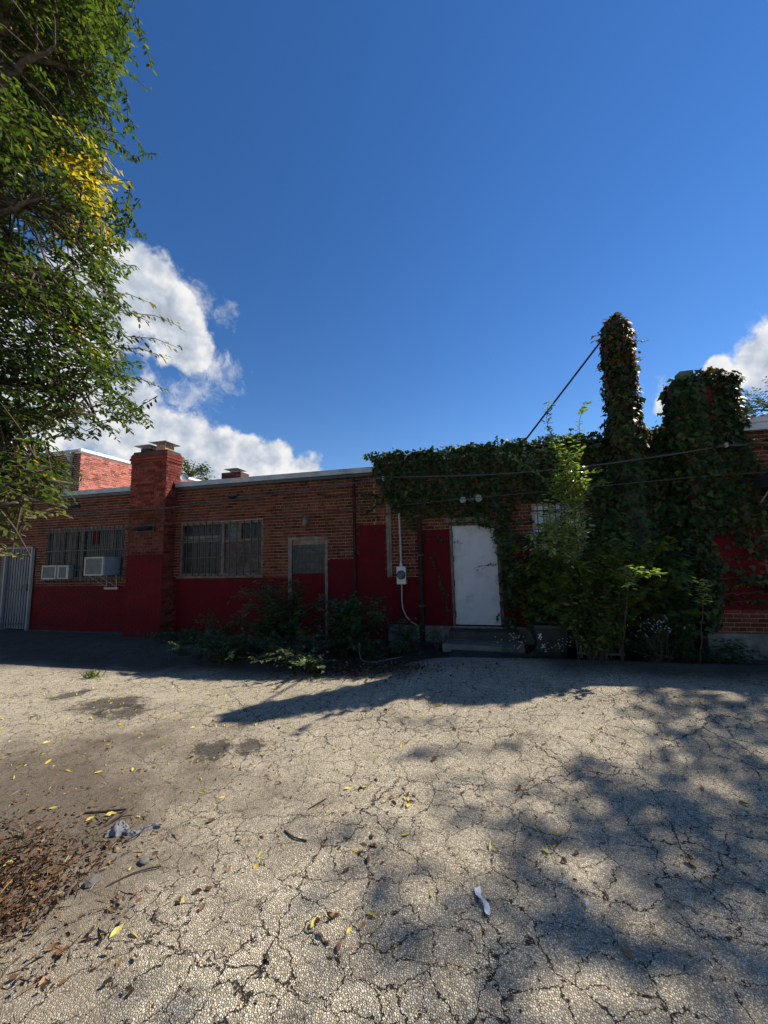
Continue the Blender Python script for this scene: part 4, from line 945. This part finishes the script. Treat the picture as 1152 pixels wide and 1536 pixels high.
shrub('elm_sapling', 'leaning sapling with a cluster of sunlit leaves above the wooden crate', (1.95, -1.35, 0), [(1.82, -2.30, 1.50), (1.92, -2.32, 1.42), (2.08, -2.3, 1.43), (1.74, -2.3, 1.36), (2.2, -2.28, 1.40), (1.80, -2.35, 1.28)], 'sap', 38, (.055, .09), T_ELM, 2, .14, .2, 'sapling', rad=.007, along=.35, fork=(1.88, -2.1, 1.28))
shrub('elm_sapling', 'short sapling with a few sunlit leaves at the ivy corner', (2.85, -1.5, 0), [(2.60, -2.28, 1.18), (2.58, -2.3, 1.33), (2.56, -2.3, 1.08), (2.64, -2.3, 1.25)], 'sap', 44, (.05, .09), T_LONG, 2, .10, .1, 'sapling', rad=.006, along=.3, fork=(2.66, -2.15, 1.0))
def asters(x, y, h, n, label):
    t = thing('aster_plant', (x, y, 0), label, 'flowers'); ends = fan(x, y, h, .14, n, .6); mb = MB(); stems = []
    pos = []
    for e in ends:
        p = arch((x+random.gauss(0, .05), y+random.gauss(0, .04), gh(x, y)-.02), e, .06, 5); stems.append(p); mb.tube(p, .003, 4)
        for k in range(3): pos.append(p[-1]+Vector((random.gauss(0, .03), random.gauss(0, .03), random.gauss(0, .03))))
    leaves('leaf', *spray(stems, 30, (.03, .06), .01, .2, .1, T_LONG), T_LONG, M['weed'], t)
    P = []; T = []; Nn = []; S = []
    for p in pos:
        for k in range(6):
            a = k*math.pi/3; P.append(p[:]); T.append((math.cos(a), math.sin(a)*.4, .8*math.sin(a))); Nn.append((0, -1, .4)); S.append(.012)
    leaves('petal', np.array(P), np.array(T), np.array(Nn), np.array(S), T_ELM, M['aster'], t); mb.build('stem', M['stem'], t)
asters(.60, -1.35, .42, 12, 'white aster weed beside the concrete steps'); asters(1.05, -1.3, .36, 10, 'white aster weed in front of the black bin'); asters(2.45, -1.35, .78, 18, 'tall pale flowering weed beside the wooden crate')
tf = []
t = thing('grass_tuft', (-6.1, -2.75, 0), 'small bright grass tuft on the sunlit asphalt edge', 'grass')
n = 70; ang = rng.uniform(0, 6.28, n); pos = np.stack([-6.1+rng.normal(0, .10, n), -2.75+rng.normal(0, .05, n), np.full(n, gh(-6.1, -2.75)-.005)], 1)
leaves('blade', pos, np.stack([np.cos(ang)*.7, np.sin(ang)*.7, np.ones(n)], 1), rot_jit(n, (0, -1, .2), .5), rng.uniform(.05, .16, n), (T_LONG[0]*np.array([1, .35, 1]), T_LONG[1]), M['grass'], t)
bt = [(-2.0, -1.55, gh(-2, -1.5)+.28), (-1.98, -1.62, gh(-2, -1.6)+.16), (-1.9, -1.75, gh(-1.9, -1.75)+.06), (-1.7, -1.9, gh(-1.7, -1.9)+.05), (-1.45, -1.95, gh(-1.45, -1.95)+.09), (-1.2, -1.95, gh(-1.2, -1.95)+.13)]
tag(MB().tube(smooth_path(bt, 5), [.011-.0003*k for k in range(26)], 6).build('bent_twig', M['wood']), 'pale bare twig bent into an arc over dead leaves', 'twig')

# ------------------------------------------------------------------ trees
def tree(name, label, base, trunk, limbs, twigs, mats, ls, nl, group=None, T=T_ELM, tw=.45, droop=.35, tr=.14):
    """trunk: points; limbs: end points; twigs: list of (pos, outward, kind)"""
    t = thing(name, base, label, 'tree', group); mb = MB(); tp = smooth_path(trunk, 4)
    mb.tube(tp, [tr*(1-.75*i/(len(tp)-1)) for i in range(len(tp))], 10); nodes = []
    for e in limbs:
        e = Vector(e); st = min(tp, key=lambda p: (p-e).length+max(0, p.z-e.z+.1)*2.0)
        a = arch(st, e, .08, 7, .04); mb.tube(a, [tr*.32*(1-.8*k/7) for k in range(8)], 6); nodes += a[1:]
    mb.build('trunk', M['bark'], t, True)
    tb = MB(); stems = {}; N = np.array([n_[:] for n_ in nodes+tp])
    for (p, o, kind) in twigs:
        p = Vector(p); o = Vector(o).normalized()
        s = p-o*tw; d = N-np.array(s[:]); q = Vector(N[random.choice(np.argsort((d*d).sum(1))[:6].tolist())])
        if (q-s).length < .5: tb.tube([q, q.lerp(s, .5)+Vector((0, 0, .03)), s], [.008, .006, .004], 4, False)
        pth = [s, s+o*tw*.5+Vector((0, 0, .03)), p+Vector((0, 0, -.02))]
        tb.tube(pth, [.004, .003, .0015], 4, False); stems.setdefault(kind, []).append(pth)
    tb.build('twigs', M['stem'], t)['kind'] = 'stuff'
    for kind, sl in stems.items():
        leaves('crown', *spray(sl, nl, ls, .012, droop, .0, T), T, M[mats[kind]], t)
    return t
random.seed(21)
AX, AY = -3.5, -6.0
ZT = [1.75, 1.9, 2.0, 2.3, 2.55, 2.95, 3.2, 3.5, 3.8, 4.1, 4.7, 5.0, 5.4, 5.55, 5.9, 6.3, 6.7, 7.1, 8.0, 8.7]
RT = [.15, .40, .52, .60, .62, .80, 1.12, 1.10, 1.14, .98, .84, .90, .80, .58, .78, .86, .82, .80, .75, .2]
tw = []; lim = []
def env(z): return interp(z, ZT, RT)
for k in range(70):
    z = random.uniform(1.95, 8.0) if k > 18 else random.uniform(1.95, 2.8); a = random.uniform(0, 2*math.pi); r = env(z)*random.uniform(.5, .85)*(1.5 if math.cos(a-2.7) > 0 else 1)
    lim.append((AX+r*math.cos(a), AY+r*math.sin(a), z))
clusters = []
for k in range(300):
    z = random.uniform(1.8, 8.4); a = random.uniform(0, 2*math.pi)
    r = env(z)*math.sqrt(random.uniform(.04, 1.0))*(1.45 if math.cos(a-2.7) > .2 else 1)
    clusters.append((AX+r*math.cos(a), AY+r*math.sin(a), z, a, r))
for (x, y, z, a, r) in clusters:
    for j in range(13):
        px, py, pz = x+random.gauss(0, .125), y+random.gauss(0, .125), z+random.gauss(0, .11)
        rr = math.hypot(px-AX, py-AY); lim_r = env(pz)*(1.5 if math.cos(math.atan2(py-AY, px-AX)-2.7) > .2 else 1.03)
        if pz < 1.78 or rr > lim_r: continue
        aa = a+random.gauss(0, .7); o = (math.cos(aa), math.sin(aa), random.gauss(-.18 if pz < 4.2 else -.05, .35))
        kind = 0
        if math.hypot(px+2.95, py+5.38) < .46 and 4.45 < pz < 5.12 and random.random() < .85: kind = 1
        elif pz < 2.25 and random.random() < .75: kind = 2
        elif random.random() < .003: kind = 1
        tw.append(((px, py, pz), o, kind))
# a few long bare-ended sprigs reaching out
for (e, o) in (((-2.50, -5.08, 3.82), (.8, .6, -.05)), ((-2.52, -5.10, 3.62), (.8, .6, -.02)), ((-2.56, -5.10, 3.50), (.8, .55, -.05)), ((-2.62, -5.12, 3.22), (.8, .6, -.12)), ((-2.9, -5.3, 5.72), (.7, .7, -.15)), ((-2.84, -5.25, 6.25), (.7, .7, -.1)), ((-2.9, -5.3, 2.82), (.7, .7, -.25)), ((-2.7, -5.2, 4.0), (.8, .6, .0))):
    for q in range(3):
        tw.append((tuple(Vector(e)-Vector(o)*(.25*q)+Vector((random.gauss(0, .02), random.gauss(0, .02), 0))), o, 0 if q else (2 if e[2] > 3.4 and e[2] < 4.1 else 0)))
tree('elm_tree', 'leafy green elm with a yellow branch overhanging the lot beside the leaf mulch', (-4.0, -6.35, 0), [(-4.0, -6.35, -.15), (-3.95, -6.3, 1.2), (-3.75, -6.15, 2.6), (-3.6, -6.05, 4.4), (-3.5, -6.0, 6.2), (-3.5, -6.0, 8.0)],
     lim, tw, {0: 'elm', 1: 'elm_yellow', 2: 'elm_dry'}, (.040, .068), 44, tw=.40)
# the tree off to the right whose shadow dapples the asphalt
random.seed(31); tw = []; lim = []
TC = Vector((10.15, -.6, 8.0))
for k in range(26):
    d = Vector((random.gauss(0, 1), random.gauss(0, 1), random.gauss(0, .6))).normalized(); lim.append(tuple(TC+Vector((d.x*2.7, d.y*2.7, d.z*1.6))))
for k in range(60):
    d = Vector((random.gauss(0, 1), random.gauss(0, 1), random.gauss(0, .7))).normalized(); s = random.uniform(.35, 1)**.5
    c_ = TC+Vector((d.x*3.3*s, d.y*3.2*s, d.z*2.0*s))
    for j in range(12): tw.append((tuple(c_+Vector((random.gauss(0, .36), random.gauss(0, .36), random.gauss(0, .28)))), tuple(d+Vector((random.gauss(0, .5), random.gauss(0, .5), random.gauss(0, .3)))), 0))
tree('broad_tree', 'broad tree standing right of the lot and dappling the asphalt with shade', (10.6, -2.2, 0), [(10.6, -2.2, -.15), (10.5, -2.0, 2.5), (10.5, -1.4, 5.0), (10.6, -.8, 7.6), (10.6, -.5, 9.0)], lim, tw, {0: 'elm'}, (.10, .17), 20, tw=.5, tr=.24)
# trees beyond the roofs
def far_tree(label, x, y, h, r, n, seed):
    random.seed(seed); c = Vector((x, y, h-r*.8)); tw = []; lim = []
    for k in range(10):
        d = Vector((random.gauss(0, 1), random.gauss(0, 1), random.gauss(0, .8))).normalized(); lim.append(tuple(c+d*r*.75))
    for k in range(n):
        d = Vector((random.gauss(0, 1), random.gauss(0, 1), random.gauss(0, .9))).normalized(); s = random.uniform(.3, 1)**.4*(1+.25*fbm(d.x*2, d.y*2, d.z*2+seed))
        tw.append((tuple(c+Vector((d.x*r*s, d.y*r*s, d.z*r*.85*s))), tuple(d), 0))
    tree('distant_tree', label, (x, y, 0), [(x, y, -.1), (x+.1, y, h*.35), (x, y+.1, h*.6), (x, y, h*.85)], lim, tw, {0: 'far'}, (.14, .24), 14, 'trees beyond the roofs', tw=.6, tr=.2)
far_tree('rounded tree rising behind the grey fascia roof of the forward building', 16.5, 17.5, 10.9, 2.6, 420, 41)
far_tree('dark treetop just showing between set back storey and brick chimney', -17.6, 12.5, 8.2, 1.6, 200, 42)
far_tree('treetop showing above the roof edge right of the brick chimney', -15.2, 15.0, 6.75, 1.5, 200, 43)
far_tree('treetop peeping over the roof between the two ivy chimneys', 7.6, 9.5, 6.05, 1.2, 160, 44)

# ------------------------------------------------------------------ fallen leaves and litter
def curl_mesh(name, T, mat, var):
    tv = T[0].copy(); tv[:, 2] *= var; tv[:, 0] -= .5
    me = bpy.data.meshes.new(name); me.from_pydata([tuple(v) for v in tv], [], [tuple(f) for f in T[1]]); me.materials.append(M[mat]); me.update(); return me
T_V = (np.array([(0,0,.02),(.22,.15,.13),(.55,.20,.17),(.82,.10,.12),(1.05,.02,.16),(.80,-.12,.02),(.5,-.17,.01),(.2,-.13,.04),(.5,0,.0)], float), np.array([(0,8,2,1),(8,4,3,2),(0,7,6,8),(8,6,5,4)]))
T_CR = (np.array([(0,.03,.05),(.18,.20,.22),(.5,.14,.30),(.85,.22,.16),(1.0,-.05,.28),(.75,-.16,.05),(.45,-.24,.10),(.2,-.12,.0),(.5,-.02,.04)], float), np.array([(0,8,2,1),(8,4,3,2),(0,7,6,8),(8,6,5,4)]))
T_SH = (np.array([(0,0,.03),(.15,.07,.10),(.5,.12,.22),(.8,.05,.24),(1.0,.0,.12),(.85,-.10,.03),(.5,-.10,.0),(.15,-.09,.02),(.5,.02,.05)], float), np.array([(0,8,2,1),(8,4,3,2),(0,7,6,8),(8,6,5,4)]))
LM = {'y': [curl_mesh('fallen_leaf', T_, 'fall_y', v) for T_, v in ((T_V, .6), (T_V, 1.2), (T_SH, .9))], 'b': [curl_mesh('fallen_leaf', T_, 'fall_b', v) for T_, v in ((T_CR, .9), (T_CR, 1.4), (T_SH, 1.3), (T_V, 1.5))]}
random.seed(77)
def drop(kind, x, y, s, where=None):
    o = bpy.data.objects.new('fallen_leaf', random.choice(LM[kind])); col.objects.link(o)
    o.location = (x, y, gh(x, y)+.004); o.scale = (s, s*random.uniform(.75, 1.25), s)
    o.rotation_euler = (random.gauss(0, .18), random.gauss(0, .18), random.uniform(0, 6.28))
    cn = 'yellow' if kind == 'y' else 'brown'
    if where is None:
        where = 'lying in the dappled tree shade' if x > .1-.25*(y+4.5) else ('lying on dusty asphalt left of the flue shadow tip' if x < -2.75 and y > -5.2 else 'lying on the open sunlit cracked asphalt')
    tag(o, ('small curled yellow leaf ' if kind == 'y' else 'curled brown dead leaf ')+where, 'leaf', cn+' leaves '+where)
cnt = 0
while cnt < 135:
    x, y = random.uniform(-6.5, 1.6), random.uniform(-6.5, -2.8)
    w = sstep(1.8, -2.2, x)**1.5+.06
    if random.random() < w and math.hypot(x, y+7.82) > .9: drop('y', x, y, random.uniform(.034, .072)); cnt += 1
for (cx, cy, n, r, wh) in ((-.62, -5.0, 9, .07, 'in the clump on bare sunny asphalt'), (-.72, -5.45, 8, .07, 'in the loose clump right of the short thick stick'), (-.68, -5.95, 10, .08, 'in the scattered clump beside the tree shade edge'), (.30, -5.25, 9, .09, 'in the clump by the white paper flecks'), (-1.4, -5.9, 6, .10, 'in the clump right of the leaf mulch')):
    for _ in range(n): drop('b' if random.random() < .78 else 'y', cx+random.gauss(0, r), cy+random.gauss(0, r), random.uniform(.025, .06), wh)
for _ in range(100):
    x, y = random.uniform(-4.5, 1.8), random.uniform(-6.7, -3.0); drop('b', x, y, random.uniform(.022, .06))
for _ in range(34):
    a, r = random.uniform(0, 6.28), random.random()**.5; drop('b', -2.35+r*.75*math.cos(a), -6.2+r*.38*math.sin(a), random.uniform(.035, .06), 'lying on the leaf mulch by the dark stick')
def litter(name, n, fx, lo, hi, mat, zmax, label=None):
    global T_CR
    x, y = fx(n); z = np.array([gh(a, b) for a, b in zip(x, y)])+rng.uniform(.002, zmax, n)
    o = leaves(name, np.stack([x, y, z], 1), np.stack([rng.normal(0, 1, n), rng.normal(0, 1, n), rng.normal(0, .25, n)], 1), rot_jit(n, (0, 0, 1), .35), rng.uniform(lo, hi, n), T_CR, M[mat])
    o['kind'] = 'stuff'; return o
def f_mulch(n):
    x = rng.normal(-2.65, .58, n*4); y = rng.normal(-6.38, .30, n*4)
    k = np.array([fbm(a, b, 3, 1.8) for a, b in zip(x, y)])+.15-1.1*np.maximum(0, x+2.25) > rng.uniform(-.5, .5, n*4); x, y = x[k][:n], y[k][:n]
    return x, y
def litter2(name, fx, n, lo, hi, mat, zmax):
    x, y = fx(n); m = len(x)
    return litter(name, m, lambda _: (x, y), lo, hi, mat, zmax)
litter2('leaf_mulch', f_mulch, 4600, .010, .038, 'fall_m', .02)
litter2('leaf_mulch', lambda n: (rng.normal(-1.75, .55, n), rng.normal(-2.15, .22, n)), 1300, .02, .06, 'fall_m', .03)
T_CR, T_KEEP = (T_SH[0]*np.array([1.6, .35, .5]), T_SH[1]), T_CR
litter2('straw_shreds', f_mulch, 2600, .015, .06, 'fall_m', .012)
litter2('straw_shreds', lambda n: (rng.normal(-2.7, .6, n), rng.normal(-6.1, .4, n)), 700, .012, .045, 'straw', .008)
T_CR = T_KEEP
litter2('leaf_crumbs', lambda n: (-3.2+rng.normal(0, 1.5, n), -4.6+rng.normal(0, 1.1, n)), 1500, .006, .022, 'fall_m', .004)
litter2('leaf_crumbs', lambda n: (-3.6+rng.normal(0, 1.4, n), -4.1+rng.normal(0, .8, n)), 700, .008, .03, 'fall_y', .004)
litter2('leaf_crumbs', lambda n: (rng.uniform(-2.5, 3.5, n), rng.uniform(-6.8, -2.6, n)), 700, .006, .02, 'fall_m', .004)
def twig(pts, r, label):
    P = [Vector((x, y, gh(x, y)+z)) for (x, y, z) in pts]
    tag(MB().tube(smooth_path(P, 4), r, 5).build('fallen_twig', M['stem']), label, 'twig')
twig([(-2.72, -5.55, .006), (-2.5, -5.48, .012), (-2.42, -5.50, .03), (-2.45, -5.62, .006)], .007, 'forked bare twig lying beside the grey rag')
twig([(-2.0, -6.0, .005), (-1.93, -5.9, .008), (-1.82, -5.83, .012)], .004, 'straight dark stick along the edge of the leaf mulch')
twig([(-1.28, -5.42, .004), (-1.19, -5.47, .008), (-1.10, -5.48, .006)], .005, 'short thick stick on bare dirt right of the grey rag')
twig([(-1.22, -5.2, .006), (-1.14, -5.08, .012)], .004, 'stubby stick pointing away on the open asphalt')
twig([(-2.2, -5.72, .006), (-2.14, -5.64, .03), (-2.2, -5.58, .006)], .004, 'thin curved twig looped next to the grey rag')
# rag
random.seed(2); mb = MB(); nx, ny = 34, 12; c0 = Vector((-2.33, -5.66, 0)); dx = Vector((.93, .38, 0)).normalized(); dy = Vector((-.38, .93, 0)).normalized()
for j in range(ny+1):
    for i in range(nx+1):
        u = i/nx; v = j/ny-.5; w = .065*math.exp(-((u-.16)/.16)**2)+.022+.02*math.exp(-((u-.95)/.08)**2)
        p = c0+dx*(u*.30-.04+.02*fbm(v*6, u*3, 3))+dy*(v*w*1.3+.022*math.sin(u*9)+.02*fbm(u*9, v, 5)); hgt = (.038*math.exp(-((u-.18)/.16)**2)+.018)*math.cos(v*math.pi)**.6
        mb.v.append((p.x, p.y, gh(p.x, p.y)+.002+hgt*(.75+.9*abs(fbm(u*4, v*3, 0, 3.2, 3)))*(.8 if (i+j) % 2 else 1)))
for j in range(ny):
    for i in range(nx): a = j*(nx+1)+i; mb.f.append((a, a+1, a+nx+2, a+nx+1))
tag(mb.build('cloth_rag', M['rag'], smooth=True), 'crumpled grey cloth rag lying on the dirty asphalt', 'rag')
def scrap(x, y, L, w, a, label, mat='paper'):
    mb = MB(); n = 9
    for i in range(n+1):
        u = i/n
        for v in (-1, 0, 1):
            px = (u-.5)*L; py = v*w*(.6+.4*math.sin(u*9+v))*.5
            X_ = x+px*math.cos(a)-py*math.sin(a); Y_ = y+px*math.sin(a)+py*math.cos(a)
            mb.v.append((X_, Y_, gh(X_, Y_)+.006+.012*abs(math.sin(u*6+v*1.3))))
    for i in range(n):
        for v in range(2): q = i*3+v; mb.f.append((q, q+3, q+4, q+1))
    tag(mb.build('paper_scrap', M[mat], smooth=True), label, 'paper')
scrap(-.07, -5.68, .15, .04, 2.0, 'long torn white paper strip on the shaded asphalt')
scrap(.34, -5.47, .03, .025, .4, 'tiny square white paper fleck near a leaf clump'); scrap(.42, -5.58, .03, .018, 1.4, 'tiny narrow white paper fleck near a leaf clump')
def pebble(x, y, s, label, seed):
    bm = bmesh.new(); bmesh.ops.create_icosphere(bm, subdivisions=2, radius=1)
    for v in bm.verts:
        k = 1+.35*mnoise.noise(v.co*1.3+Vector((seed, 0, 0))); v.co = Vector((v.co.x*s*1.3*k, v.co.y*s*k, v.co.z*s*.6*k))
    me = bpy.data.meshes.new('stone'); bm.to_mesh(me); bm.free(); o = link('stone', me, M['stone']); o.location = (x, y, gh(x, y)+s*.25); o.rotation_euler.z = seed
    tag(o, label, 'stone')
pebble(-2.10, -6.0, .032, 'angular grey stone in the leaf mulch', 1.3); pebble(-1.95, -5.82, .026, 'smaller grey stone at the top of the leaf mulch', 2.9)
